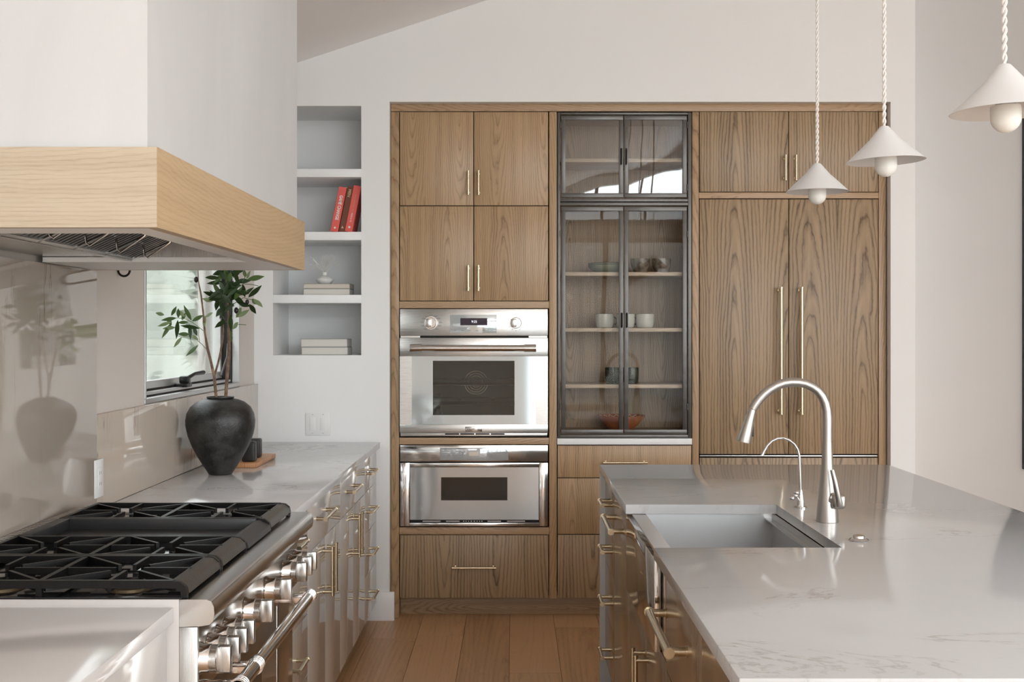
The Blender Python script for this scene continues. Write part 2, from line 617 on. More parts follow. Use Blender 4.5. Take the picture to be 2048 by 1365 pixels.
M_glassl = pane_mat('cabinet_glass', (0.94, 0.93, 0.91), wave=0.0016, wscale=2.2, mult=0.14)
M_glassw = pane_mat('window_glass', (0.95, 0.96, 0.95), mult=0.7)
M_glasso = pane_mat('oven_window_glass', (0.72, 0.72, 0.69), mult=0.9, rough=0.01)
M_vase = plain('black_pottery', (0.022, 0.021, 0.020), 0.5, bump=1.0, bscale=60)


def mottled(name, a, b_, scale=8, rough=0.5, bump=0.6):
    m, n, l, b = nmat(name)
    tcn = n.new('ShaderNodeTexCoord')
    t = n.new('ShaderNodeTexNoise')
    t.inputs['Scale'].default_value = scale
    t.inputs['Detail'].default_value = 8
    t.inputs['Roughness'].default_value = 0.65
    l.new(tcn.outputs['Object'], t.inputs['Vector'])
    r = n.new('ShaderNodeValToRGB')
    r.color_ramp.elements[0].position = 0.42
    r.color_ramp.elements[1].position = 0.68
    r.color_ramp.elements[0].color = (*a, 1)
    r.color_ramp.elements[1].color = (*b_, 1)
    l.new(t.outputs['Fac'], r.inputs[0])
    l.new(r.outputs[0], b.inputs['Base Color'])
    b.inputs['Roughness'].default_value = rough
    t2 = n.new('ShaderNodeTexNoise')
    t2.inputs['Scale'].default_value = 140
    l.new(tcn.outputs['Object'], t2.inputs['Vector'])
    bp = n.new('ShaderNodeBump')
    bp.inputs['Strength'].default_value = bump
    bp.inputs['Distance'].default_value = 0.002
    l.new(t2.outputs['Fac'], bp.inputs['Height'])
    l.new(bp.outputs[0], b.inputs['Normal'])
    return m


M_vase = mottled('black_pottery_mottled', (0.006, 0.006, 0.006), (0.055, 0.053, 0.050), 11, 0.40, 0.6)
M_bark = mottled('bark', (0.13, 0.075, 0.045), (0.30, 0.19, 0.12), 30, 0.7, 1.0)
M_terra = mottled('terracotta', (0.36, 0.11, 0.045), (0.50, 0.20, 0.07), 14, 0.35, 0.2)
M_greenc = mottled('green_glaze', (0.03, 0.035, 0.03), (0.10, 0.115, 0.09), 16, 0.12, 0.0)
M_leafd = plain('leaf_dark', (0.022, 0.042, 0.010), 0.5, spec=0.3)
M_leafm = plain('leaf_mid', (0.075, 0.13, 0.035), 0.4)
M_leafl = plain('leaf_light', (0.20, 0.26, 0.12), 0.45)
M_leafb = plain('leaf_grey_green', (0.055, 0.085, 0.045), 0.5, spec=0.3)
M_olive = plain('olive_fruit', (0.012, 0.008, 0.010), 0.25)
M_red = plain('red_book', (0.76, 0.12, 0.10), 0.45)
M_brown = plain('brown_book', (0.16, 0.050, 0.025), 0.5)
M_page = plain('pages', (0.66, 0.63, 0.58), 0.8)
M_dark = plain('dark_cover', (0.03, 0.028, 0.022), 0.5)
M_cover = plain('grey_cover', (0.36, 0.35, 0.33), 0.6)
M_cream = plain('cream_pages', (0.62, 0.56, 0.48), 0.8)
M_gold = plain('gold_print', (0.55, 0.42, 0.24), 0.5)
M_print = plain('white_print', (0.78, 0.78, 0.74), 0.5)
M_ink = plain('grey_print', (0.16, 0.15, 0.14), 0.5)
M_ceram = plain('white_ceramic', (0.72, 0.71, 0.69), 0.28)
M_mug = plain('pale_glazed_stoneware', (0.64, 0.65, 0.62), 0.14)
M_bowl = plain('sage_stoneware', (0.27, 0.29, 0.235), 0.25)
M_rim = plain('dark_rim', (0.05, 0.035, 0.025), 0.3)
M_cup = mottled('smoked_metal_glaze', (0.10, 0.075, 0.06), (0.30, 0.25, 0.20), 22, 0.10, 0.0)
M_board = wood('board_wood', (0.50, 0.24, 0.10), (0.25, 0.10, 0.04), 'y', freq=70, leaf=0.2)
M_flower = plain('dried_flower', (0.74, 0.72, 0.68), 0.9)
M_fence = paint('fence_boards', (0.42, 0.45, 0.40), 0.18, 0.9, 3)
M_bush = mottled('shrub_leaves', (0.34, 0.38, 0.30), (0.62, 0.64, 0.58), 6, 0.8, 0.5)
M_hedge = mottled('hedge_leaves', (0.10, 0.13, 0.06), (0.24, 0.28, 0.16), 5, 0.8, 0.5)
M_ground = paint('patio_ground', (0.16, 0.17, 0.13), 0.1, 0.9)
M_lcd = bpy.data.materials.new('clock_digits')
M_lcd.use_nodes = True
M_lcd.node_tree.nodes['Principled BSDF'].inputs['Emission Color'].default_value = (0.75, 0.75, 0.95, 1)
M_lcd.node_tree.nodes['Principled BSDF'].inputs['Emission Strength'].default_value = 0.9

# ------------------------------------------------------------------ structure
YW = 6.195      # back wall plane
XL = -1.33      # left wall plane
ZC0, SLC = 2.856, 0.3307


def zc(x):
    r = 2.6
    return ZC0 + SLC * (min(x, r) + 1.111) - SLC * max(0, x - r)


# floor planks
fl = tag(MB().box(-1.53, 4.8, -3.7, 7.9, -0.06, -0.014).build('floor', M_kick, smooth=False), kind='structure')
WP = 0.225
k0 = -4
rj = random.Random(3)
for k in range(k0, 21):
    x0 = -0.021 + WP * k
    x1 = x0 + WP
    if x1 > 4.6: break
    first = {-2: 5.88, 1: 6.05, 0: 5.23}.get(k, None)
    js = []
    if first is None: first = 7.7 - rj.uniform(0.2, 2.2)
    js = [7.7, first]
    while js[-1] > -3.5:
        js.append(js[-1] - rj.uniform(1.5, 2.6))
    js[-1] = -3.5
    for a, b_ in zip(js, js[1:]):
        if a - b_ < 0.02: continue
        MB().box(x0 + 0.0006, x1 - 0.0006, b_ + 0.0006, a - 0.0006, -0.014, 0.0, 0.0012, 1).build('plank', M_floor, fl)

# ceiling
cb = MB()
cb.prism([(-1.53, zc(-1.53)), (2.6, zc(2.6)), (4.8, zc(4.8)), (4.8, zc(4.8) + 0.12), (2.6, zc(2.6) + 0.12), (-1.53, zc(-1.53) + 0.12)], 'y', -3.7, 7.9)
cb.build('ceiling', M_ceil, kind='structure', smooth=False)

# back wall with book niche and cabinet recess
n0, n1 = Px(546, YW), Px(722.5, YW)
nz0, nz1 = Pz(711, YW), Pz(212, YW)
t0, t1, tz = Px(778.7, YW), Px(1781.3, YW), Pz(203.8, YW)
xr = Px(1830.5, YW)
wb_ = MB()
YB = 6.66


def wcol(m, a, b, zlo, y0=YW, y1=YB):
    m.prism([(a, zlo), (b, zlo), (b, zc(b)), (a, zc(a))], 'y', y0, y1)


wcol(wb_, -1.53, n0, 0)
wb_.box(n0, n1, YW, YB, 0, nz0)
wcol(wb_, n0, n1, nz1)
wcol(wb_, n0, n1, 0, 6.625, YB + 0.02)
wcol(wb_, n1, t0, 0)
wcol(wb_, t0, t1, tz)
wcol(wb_, t1, xr, 0, YW, 7.0)
wcol(wb_, t0, t1, 0, 6.98, 7.0)
back = wb_.build('wall_back', M_wall, kind='structure', smooth=False)
for ya, yb in ((338, 354.5), (464, 480.5), (590, 606.5)):
    bx('shelf', M_trimw, back, n0, n1, YW - 0.001, 6.625, Pz(yb, YW), Pz(ya, YW), 0.0015)

# left wall with window opening
WY0, WY1, WZ0, WZ1 = 4.35, 5.86, 1.213, 2.15
wl_ = MB()
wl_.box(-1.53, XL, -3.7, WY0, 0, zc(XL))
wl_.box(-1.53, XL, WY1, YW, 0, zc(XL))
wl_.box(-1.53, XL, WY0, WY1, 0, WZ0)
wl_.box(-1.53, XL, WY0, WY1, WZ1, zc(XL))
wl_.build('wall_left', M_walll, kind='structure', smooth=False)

# hall wall beyond the corner, right wall and rear wall (with openings)
hall = MB()
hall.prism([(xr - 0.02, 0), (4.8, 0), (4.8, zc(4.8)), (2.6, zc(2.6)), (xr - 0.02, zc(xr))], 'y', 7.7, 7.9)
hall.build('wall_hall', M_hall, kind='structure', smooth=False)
rw = MB()
rw.box(4.6, 4.8, -3.7, 7.9, 0, 0.5)
rw.box(4.6, 4.8, -3.7, 7.9, 2.95, zc(4.8))
for a, b_ in ((-3.7, -2.4), (2.4, 7.9)):
    rw.box(4.6, 4.8, a, b_, 0.5, 2.95)
rw.build('wall_right', M_wall, kind='structure', smooth=False)
RX0, RX1 = 0.12, 4.5
re = MB()
re.prism([(-1.53, 2.8), (-1.33, 2.8), (-1.33, zc(-1.33)), (-1.53, zc(-1.53))], 'y', -3.7, -3.5)
re.box(-1.53, -1.3, -3.7, -3.5, 0, 2.85)
re.box(-1.3, -0.2, -3.7, -3.5, 0, 2.0)  # high opening above this is invented for the added fill light
re.prism([(-0.2, 0), (RX0, 0), (RX0, zc(RX0)), (-0.2, zc(-0.2))], 'y', -3.7, -3.5)
re.prism([(-1.3, 2.72), (-0.2, 2.85), (-0.2, zc(-0.2)), (-1.3, zc(-1.3))], 'y', -3.7, -3.5)
re.box(RX0, RX1, -3.7, -3.5, 0, 0.15)
re.box(RX0, 4.6, -3.7, -3.5, 2.75, 3.02)
for xa_, xb_ in ((RX0, 2.6), (2.6, 4.6)):
    re.prism([(xa_, zc(xa_) - 0.22), (xb_, zc(xb_) - 0.22), (xb_, zc(xb_)), (xa_, zc(xa_))], 'y', -3.7, -3.5)
re.box(RX1, 4.8, -3.7, -3.5, 0, 2.75)
re.prism([(4.6, 2.75), (4.8, 2.75), (4.8, zc(4.8)), (4.6, zc(4.6))], 'y', -3.7, -3.5)
re.build('wall_rear', M_wall, kind='structure', smooth=False)

# rear window frame (behind the camera, seen in reflections)
wf = empty('window_2', (1.16, -3.6, 0.15), kind='structure')
for x in (RX0 + 0.03, 1.2, 2.3, 3.4, RX1 - 0.03):
    bx('window_frame', M_black, wf, x - 0.03, x + 0.03, -3.64, -3.56, 0.15, 2.75)
for z in (0.18, 2.72):
    bx('window_frame', M_black, wf, RX0 + 0.06, RX1 - 0.06, -3.635, -3.565, z - 0.03, z + 0.03)

# baseboards
YB0 = YW - 0.016
b1 = MB().box(Px(728, YB0), Px(788.5, YB0), YB0, YW, 0, 0.148, 0.003)
b1.build('baseboard_back', M_trimw, kind='structure')
bx('baseboard_back_right', M_trimw, None, t1 + 0.004, xr + 0.01, YB0, YW, 0, 0.148, 0.003, kind='structure')

# ---- left window
w1 = empty('window_1', (-1.40, (WY0 + WY1) / 2, WZ0), kind='structure')
g = 0.002


def wframe(name, mat, xa, xb, th, inset, par=w1, zb=None):
    m = MB()
    a, b_, c, d = WY0 + inset, WY1 - inset, (WZ0 + inset) if zb is None else zb, WZ1 - inset
    m.box(xa, xb, a, b_, c, c + th, 0.002, 1)
    m.box(xa, xb, a, b_, d - th, d, 0.002, 1)
    m.box(xa, xb, a, a + th, c + th, d - th, 0.002, 1)
    m.box(xa, xb, b_ - th, b_, c + th, d - th, 0.002, 1)
    return m.build(name, mat, par)


wframe('window_frame', M_alu, -1.362, -1.326, 0.018, 0.001)
wframe('window_frame', M_gasket, -1.366, -1.362, 0.024, 0.002)
wframe('window_frame', M_alu, -1.400, -1.366, 0.034, 0.002)
wframe('window_frame', M_gasket, -1.404, -1.400, 0.042, 0.002)
sash = wframe('window_sash', M_alu, -1.444, -1.404, 0.070, 0.002)
bx('window_pane', M_glassw, w1, -1.428, -1.424, WY0 + 0.07, WY1 - 0.07, WZ0 + 0.07, WZ1 - 0.07)
# dark jamb channel at the far side and its stay arm
bx('window_jamb', M_black, w1, -1.402, -1.364, WY1 - 0.040, WY1 - 0.026, WZ0 + 0.036, WZ1 - 0.036)
MB().tube([(-1.372, 5.80, 1.42), (-1.368, 5.77, 1.36), (-1.372, 5.72, 1.31), (-1.380, 5.70, 1.27)], 0.005, 8).build('window_stay', M_iframe, w1)
# crank
cr = MB()
cr.box(-1.398, -1.345, 4.98, 5.06, 1.247, 1.263, 0.004)
cr.box(-1.385, -1.345, 5.0, 5.04, 1.262, 1.292, 0.006)
cr.tube([(-1.352, 5.02, 1.285), (-1.340, 5.08, 1.300), (-1.334, 5.20, 1.302)], [0.008, 0.007, 0.009], 8)
cr.build('window_crank', M_black, w1)
# exterior seen through the window: fence of boards and a pale shrub
fe = empty('garden_fence', (-2.9, 6.0, 0), 'grey horizontal board fence outside the kitchen window', 'fence')
for i in range(16):
    bx('board', M_fence, fe, -2.94, -2.90, 3.0, 13.0, 0.05 + i * 0.16, 0.05 + i * 0.16 + 0.1594, 0.0)
sh = MB()
rs = random.Random(5)
for i in range(420):
    a, b_ = rs.uniform(0, 2 * pi), rs.uniform(0, 1)
    zz = rs.uniform(0.1, 2.7)
    rad = 0.52 * sqrt(rs.uniform(0.3, 1)) * (0.75 + 0.25 * sin(zz * 2.2))
    c = Vector((-2.15 + rad * cos(a) * 0.45, 8.9 + rad * sin(a) * 1.5, zz))
    d = Vector((rs.uniform(-1, 1), rs.uniform(-1, 1), rs.uniform(-0.6, 1))).normalized()
    e = d.cross(Vector((rs.uniform(-1, 1), rs.uniform(-1, 1), rs.uniform(-1, 1)))).normalized()
    L, W = rs.uniform(0.10, 0.2), rs.uniform(0.04, 0.09)
    vs = [sh.bm.verts.new(c - d * L), sh.bm.verts.new(c + e * W), sh.bm.verts.new(c + d * L), sh.bm.verts.new(c - e * W)]
    sh.bm.faces.new(vs)
shrub = empty('garden_shrub', (-2.15, 8.9, 0), 'pale green shrub outside the kitchen window', 'shrub')
MB().tube([(-2.15, 8.9, 0), (-2.13, 8.95, 1.2), (-2.2, 8.85, 2.4)], [0.05, 0.04, 0.02], 8).build('trunk', M_bark, shrub)
sh.build('foliage', M_bush, shrub, smooth=False, kind='stuff')
hg = MB()  # hedge added out of view to darken reflections in the lower glass doors
rh_ = random.Random(9)
for i in range(60):
    for j in range(14):
        cx_, cz_ = -6 + i * 0.22 + rh_.uniform(-.1, .1), 0.1 + j * 0.24 + rh_.uniform(-.08, .08)
        hg.lathe([(0, -0.2), (0.16, -0.1), (0.17, 0.08), (0, 0.2)], (cx_, -9.5 + rh_.uniform(-.2, .2), cz_), 'z', 6)
hg.build('added_hedge', M_hedge, None, kind='stuff', label='unseen green hedge added behind the camera to darken reflections', cat='hedge', smooth=False)
for x in (1.15, 1.75, 2.35, 3.0, 3.7):
    zt2 = zc(x) - 0.22
    bx('window_frame', M_black, wf, x - 0.015, x + 0.015, -3.63, -3.57, 3.02, zt2 + 0.01)
bx('ground', M_ground, None, -9, -1.53, -6, 16, -0.3, 0.0, kind='structure')
bx('ground_rear', M_ground, None, -1.53, 9, -16, -3.7, -0.3, -0.02, kind='structure')

# ------------------------------------------------------------------ generic hardware


def handle(parent, p, axis, length, out, proj, r, mat=None, name='handle', post_in=0.014, collar=True):
    """bar handle centred at p (p on the face plane), bar along axis, standing off by proj along out"""
    mat = mat or M_brass
    p, ax, ou = Vector(p), Vector(axis), Vector(out)
    m = MB()
    c = p + ou * proj
    a, b_ = c - ax * length / 2, c + ax * length / 2
    m.cyl(a, b_, r, seg=16)
    for e, sgn in ((a, 1), (b_, -1)):
        m.cyl(e - ax * sgn * 0.0012, e + ax * sgn * 0.005, r * 1.18, seg=16)
        q = e + ax * sgn * post_in
        base = q - ou * proj
        m.cyl(base + ou * 0.0003, q, r * 0.98, seg=14)
        m.cyl(base + ou * 0.0003, base + ou * 0.003, r * 1.25, seg=14)
        if collar:
            m.cyl(base + ou * (proj * 0.45), base + ou * (proj * 0.5), r * 1.12, seg=14)
    return m.build(name, mat, parent)


# ------------------------------------------------------------------ oak cabinet wall
YF = 6.25
GAP = 0.003


def fx(px, Y=YF): return Px(px, Y)
def fz(py, Y=YF): return Pz(py, Y)


FRL, FRR = fx(782), fx(1772)
fr = empty('cabinet_frame', ((FRL + FRR) / 2, YF + 0.02, 0), 'oak face frame of posts and rails around the wall of built-in cabinets', 'cabinet frame')
DF = YF + 0.022


def frame(name, xa, xb, ya, yb, mat, d=DF):
    return bx(name, mat, fr, fx(xa), fx(xb), YF, d, fz(yb), fz(ya), 0.0012)


frame('top_rail', 782, 1772, 208, 222.7, M_oakx)
bx('stile', M_oakv, fr, fx(782), fx(798), YF, 6.40, 0.0, fz(224), 0.001)
bx('stile', M_oakv, fr, fx(1757.5), fx(1772), YF, 6.40, 0.0, fz(224), 0.001)
bx('stile', M_oakv, fr, fx(1098.5), fx(1113.5), YF, 6.335, 0.10, fz(224), 0.001)
bx('stile', M_oakv, fr, fx(1384.5), fx(1397.8), YF, 6.335, 0.10, fz(224), 0.001)
frame('rail', 798.6, 1098, 603, 617, M_oakx)
frame('rail', 798.6, 1098, 876, 889.3, M_oakx)
frame('rail', 798.6, 1098, 1055.3, 1069.8, M_oakx)
frame('rail', 1398.3, 1757, 385, 397, M_oakx)
bx('plinth', M_oakx, fr, fx(798.6), fx(1757), 6.335, 6.355, 0.0, 0.099, 0.001)
# recess liner
bx('liner_panel', M_wall, fr, FRL - 0.006, FRR + 0.006, YF + 0.03, 6.97, fz(207), fz(207) + 0.004)


def front(parent, name, xa, xb, ya, yb, mat, th=0.02, Y=YF, g=0.8):
    return bx(name, mat, parent, fx(xa + g), fx(xb - g), Y, Y + th, fz(yb - g), fz(ya + g), 0.0015)


# oven cabinet
oc = empty('oven_cabinet', (fx(948), YF + 0.3, 0.1), 'tall oak cabinet holding the two steel ovens, four doors above and a drawer below', 'cabinet')
for x in (798.6, 1098):
    s_ = 0.016 if x < 900 else -0.016
    bx('side_panel', M_gasket, oc, fx(x), fx(x) + s_, 6.30 if x < 900 else 6.345, 6.93, 0.11, fz(224))
bx('back_panel', M_gasket, oc, fx(798.6), fx(1098), 6.932, 6.945, 0.11, fz(224))
bx('inner_panel', M_gasket, oc, fx(798.6) + 0.018, fx(1098) - 0.018, 6.285, 6.30, fz(612), fz(224))
bx('inner_panel', M_gasket, oc, fx(798.6) + 0.018, fx(1098) - 0.018, 6.30, 6.315, 0.11, fz(1060))
hz = lambda d, px, ya, yb: handle(d, (fx(px), YF, (fz(ya) + fz(yb)) / 2), (0, 0, 1), fz(ya) - fz(yb), (0, -1, 0), 0.032, 0.0058)
for xa, xb, hp in ((799, 947.5, 937), (947.5, 1097, 957.3)):
    d = front(oc, 'door', xa, xb, 223.3, 412, M_oakv)
    hz(d, hp, 343, 391)
    d = front(oc, 'door', xa, xb, 412, 602.5, M_oakv)
    hz(d, hp, 532, 582)
d = front(oc, 'drawer', 799, 1097.5, 1070.3, 1197.5, M_oakb)
handle(d, (fx(948.5), YF, fz(1134.5)), (1, 0, 0), fx(992) - fx(905), (0, -1, 0), 0.032, 0.006)

# ---- wall oven
YO = 6.238
ov = empty('built_in_oven', (fx(948), 6.4, fz(874)), 'large brushed steel wall oven with two round knobs and a dark window', 'oven')
ox = lambda p: Px(p, YO)
oz = lambda p: Pz(p, YO)
# body shell with a real cavity behind the window
IX0, IX1, IZ0, IZ1 = ox(853), ox(1042), oz(842), oz(716)
body = MB()
body.box(ox(801), ox(1094.5), 6.262, 6.80, IZ1, oz(620))
body.box(ox(801), ox(1094.5), 6.262, 6.80, oz(873), IZ0)
body.box(ox(801), IX0, 6.262, 6.80, IZ0, IZ1)
body.box(IX1, ox(1094.5), 6.262, 6.80, IZ0, IZ1)
body.build('body', M_gasket, ov, smooth=False)
cav = MB()
cav.box(IX0, IX1, 6.66, 6.67, IZ0, IZ1)
cav.box(IX0, IX1, 6.30, 6.66, IZ0, IZ0 + 0.004)
cav.box(IX0, IX1, 6.30, 6.66, IZ1 - 0.004, IZ1)
cav.box(IX0, IX0 + 0.004, 6.30, 6.66, IZ0 + 0.004, IZ1 - 0.004)
cav.box(IX1 - 0.004, IX1, 6.30, 6.66, IZ0 + 0.004, IZ1 - 0.004)
cav.build('cavity', M_ovin, ov, smooth=False)
fan = MB()
fc = (Px(952, 6.65), 6.656, Pz(766, 6.65))
for R in (0.012, 0.025, 0.038, 0.051, 0.064):
    fan.torus(fc, R, 0.0018, 'y', 36, 6)
fan.build('fan_grille', M_chrome, ov)
for yy in (772, 812):
    rk = MB()
    zz = oz(yy)
    for q in range(9):
        yv = 6.33 + q * 0.035
        rk.cyl((IX0 + 0.006, yv, zz), (IX1 - 0.006, yv, zz), 0.0016, seg=6)
    rk.tube([(IX0 + 0.006, 6.32, zz + 0.012), (IX0 + 0.02, 6.315, zz), (IX1 - 0.02, 6.315, zz), (IX1 - 0.006, 6.32, zz + 0.012)], 0.0028, 8)
    rk.tube([(IX0 + 0.006, 6.62, zz + 0.022), (ox(905), 6.62, zz + 0.022), (ox(912), 6.62, zz + 0.008), (ox(920), 6.62, zz + 0.022),
             (ox(975), 6.62, zz + 0.022), (ox(983), 6.62, zz + 0.008), (ox(992), 6.62, zz + 0.022), (IX1 - 0.006, 6.62, zz + 0.022)], 0.0025, 8)
    rk.build('rack', M_chrome, ov)
cp = bx('control_panel', M_steel, ov, ox(799.8), ox(1095.6), YO, 6.26, oz(672), oz(618.5), 0.0015)
bx('vent_slot', M_gasket, ov, ox(840.7), ox(1057), YO + 0.012, 6.259, oz(675.8), oz(672.4))
bx('vent_trim', M_steel, ov, ox(801), ox(840), YO + 0.008, 6.259, oz(675.8), oz(672.4))
bx('vent_trim', M_steel, ov, ox(1057.5), ox(1094.5), YO + 0.008, 6.259, oz(675.8), oz(672.4))
dp = bx('display_panel', M_ogrey, ov, ox(900), ox(993.3), YO - 0.003, YO, oz(666.5), oz(630), 0.001)
lc = bx('screen', M_display, dp, ox(920.8), ox(974.6), YO - 0.004, YO - 0.003, oz(651), oz(636.7))
text_mesh('clock_digits', '9:25', 0.017, M_lcd, dp, (ox(948.5), YO - 0.0046, oz(644)), FACE_Y, 0.0002)
for q, px in enumerate((910, 925, 939, 954, 968, 984)):
    bx('key_mark', M_ink, dp, ox(px - 2.6), ox(px + 2.6), YO - 0.0036, YO - 0.003, oz(661.6), oz(660.9))
for i, (px, mk) in enumerate(((862.2, 1), (1032, 0))):
    kz = oz(646.4)
    kb = MB()
    kb.lathe([(0.0, -0.010), (0.034, -0.010), (0.0345, -0.006), (0.034, 0.0)], (ox(px), YO, kz), 'y', 40)
    kb.lathe([(0.0, -0.030), (0.026, -0.030), (0.0285, -0.027), (0.0285, -0.010)], (ox(px), YO, kz), 'y', 40)
    kn = kb.build('knob', M_chrome, ov)
    bx('grip', M_steelz, kn, ox(px) - 0.026, ox(px) + 0.0035, YO - 0.046, YO - 0.030, kz - 0.020, kz + 0.020, 0.004)
    mm = MB()
    if mk:
        for a in range(-140, 141, 28):
            cx_, cz_ = ox(px) + 0.047 * sin(radians(a)), kz + 0.040 * cos(radians(a))
            mm.box(cx_ - 0.009, cx_ + 0.009, YO - 0.0006, YO, cz_ - 0.001, cz_ + 0.001)
    else:
        for a in range(0, 360, 30):
            cx_, cz_ = ox(px) + 0.040 * sin(radians(a)), kz + 0.040 * cos(radians(a))
            mm.box(cx_ - 0.0018, cx_ + 0.0018, YO - 0.0006, YO, cz_ - 0.0018, cz_ + 0.0018)
    mm.build('dial_marks', M_ink, ov, smooth=False)
dr = MB()
YD = 6.228
WX0, WX1, WZa, WZb = ox(866), ox(1029), oz(830.5), oz(722)
dr.box(ox(799.8), ox(1095.6), YD, 6.26, oz(713), oz(676.3), 0.001)
dr.box(ox(799.8), ox(1095.6), YD, 6.26, oz(866.2), oz(849), 0.001)
dr.box(ox(799.8), ox(823.8), YD, 6.26, oz(849), oz(713))
dr.box(ox(1071.5), ox(1095.6), YD, 6.26, oz(849), oz(713))
door = dr.build('door', M_steel, ov)
gp = MB()
gp.box(ox(823.8), ox(1071.5), YD + 0.0005, 6.255, WZb, oz(713))
gp.box(ox(823.8), ox(1071.5), YD + 0.0005, 6.255, oz(849), WZa)
gp.box(ox(823.8), WX0, YD + 0.0005, 6.255, WZa, WZb)
gp.box(WX1, ox(1071.5), YD + 0.0005, 6.255, WZa, WZb)
gp.build('glass_surround', M_ogrey, door, smooth=False)
bx('window_pane', M_glasso, door, WX0, WX1, YD + 0.001, YD + 0.004, WZa, WZb)
hb = MB()
hzv = oz(696.5)
hb.cyl((ox(822), YD - 0.05, hzv), (ox(1071.5), YD - 0.05, hzv), 0.0165, seg=24)
for a, b_ in ((822, 845.5), (1048, 1071.8)):
    hb.cyl((ox(a), YD - 0.05, hzv), (ox(b_), YD - 0.05, hzv), 0.0200, seg=24)
    xm = (ox(a) + ox(b_)) / 2
    hb.cyl((xm, YD - 0.05, hzv), (xm, YD, hzv), 0.012, seg=12)
hb.build('handle', M_chrome, door)
bd = bx('badge', M_chrome, ov, ox(930.4), ox(964.5), YD - 0.002, YD, oz(863.5), oz(853.8), 0.0005)
text_mesh('lettering', 'Thermador', 0.0175, M_ink, bd, (ox(947.5), YD - 0.0024, oz(858.6)), FACE_Y, 0.0002, shear=0.3)
bt = bx('lower_vent', M_steel, ov, ox(801), ox(1094.5), YO + 0.006, 6.26, oz(873.4), oz(866.8), 0.0005)
for q in range(4):
    a = 890 + q * 30.5
    bx('slot', M_gasket, bt, ox(a), ox(a + 28), YO + 0.0052, YO + 0.006, oz(870.2), oz(867.6))

# ---- microwave drawer
mw = empty('microwave_drawer', (fx(948), 6.4, fz(1054)), 'steel microwave drawer with grey glass front below the wall oven', 'microwave')
bx('body', M_gasket, mw, ox(803), ox(1093), 6.262, 6.75, oz(1051), oz(893))
tp = bx('control_panel', M_chrome, mw, ox(800.3), ox(1095.6), YO, 6.26, oz(924), oz(891), 0.001)
dg = bx('display_panel', M_mgrey, mw, ox(880), ox(1016.5), YO - 0.002, YO, oz(921), oz(896), 0.0006)
bx('screen', M_ogrey, dg, ox(938.7), ox(957.4), YO - 0.003, YO - 0.002, oz(912), oz(904.5))
for r_ in (903, 911.5):
    for q in range(6):
        bx('key_mark', M_ink, dg, ox(889 + q * 8) - 0.003, ox(889 + q * 8) + 0.003, YO - 0.0025, YO - 0.002, oz(r_ + .35), oz(r_ - .35))
    for q in range(5):
        bx('key_mark', M_ink, dg, ox(967 + q * 8.4) - 0.002, ox(967 + q * 8.4) + 0.002, YO - 0.0025, YO - 0.002, oz(r_ + .5), oz(r_ - .5))
ff = MB()
ff.box(ox(800.3), ox(819), YO, 6.26, oz(1053.3), oz(926.3), 0.001)
ff.box(ox(1078.5), ox(1095.6), YO, 6.26, oz(1053.3), oz(926.3), 0.001)
ff.box(ox(819), ox(1078.5), YO, 6.26, oz(934.5), oz(926.3), 0.001)
ff.box(ox(819), ox(1078.5), YO, 6.26, oz(1053.3), oz(1046.5), 0.001)
ff.build('front_frame', M_chrome, mw)
md = MB()
a0, a1, c0, c1 = ox(882), ox(1014.8), oz(1001.7), oz(955.4)
md.box(ox(820), ox(1077.5), YO + 0.004, 6.262, c1, oz(935.3))
md.box(ox(820), ox(1077.5), YO + 0.004, 6.262, oz(1040.5), c0)
md.box(ox(820), a0, YO + 0.004, 6.262, c0, c1)
md.box(a1, ox(1077.5), YO + 0.004, 6.262, c0, c1)
mdo = md.build('drawer_front', M_mgrey, mw, smooth=False)
bx('window_pane', M_dglass, mdo, a0, a1, YO + 0.0045, 6.262, c0, c1)
sl = bx('lower_slot', M_gasket, mw, ox(820), ox(1077.5), YO + 0.008, 6.262, oz(1046), oz(1041))
for a, b_ in ((845, 881), (892, 919), (926, 928.5), (931, 933), (936, 938), (941, 944), (947, 950), (953, 955), (958, 960), (962.5, 965), (975, 1002), (1014, 1050)):
    bx('slot_light', M_steel, sl, ox(a), ox(b_), YO + 0.0070, YO + 0.008, oz(1044.3), oz(1042.8))

# ---- glass display cabinet
gc = empty('glass_cabinet', (fx(1249), YF + 0.2, fz(890)), 'dark steel framed display cabinet with four glass doors and oak shelves', 'cabinet')
gx0, gx1 = fx(1115), fx(1383)
zb, ztop, zr0, zr1 = fz(876.5), fz(224.8), fz(411.5), fz(396)
fo = MB()
YG = YF + 0.002
fo.box(gx0, fx(1120.3), YG, YG + 0.03, zb, ztop, 0.001)
fo.box(fx(1376), gx1, YG, YG + 0.03, zb, ztop, 0.001)
fo.box(fx(1120.3), fx(1376), YG, YG + 0.03, fz(229), ztop, 0.001)
fo.box(fx(1120.3), fx(1376), YG, YG + 0.03, zb, fz(870.5), 0.001)
fo.box(fx(1120.3), fx(1376), YG, YG + 0.03, fz(403.2), fz(397.5), 0.001)
fo.box(fx(1120.3), fx(1376), YG, YG + 0.03, fz(411), fz(405), 0.001)
fo.build('outer_frame', M_iframe, gc)
bx('gasket_strip', M_gasket, gc, fx(1120.3), fx(1376), YG + 0.012, YG + 0.03, fz(404.8), fz(403.4))


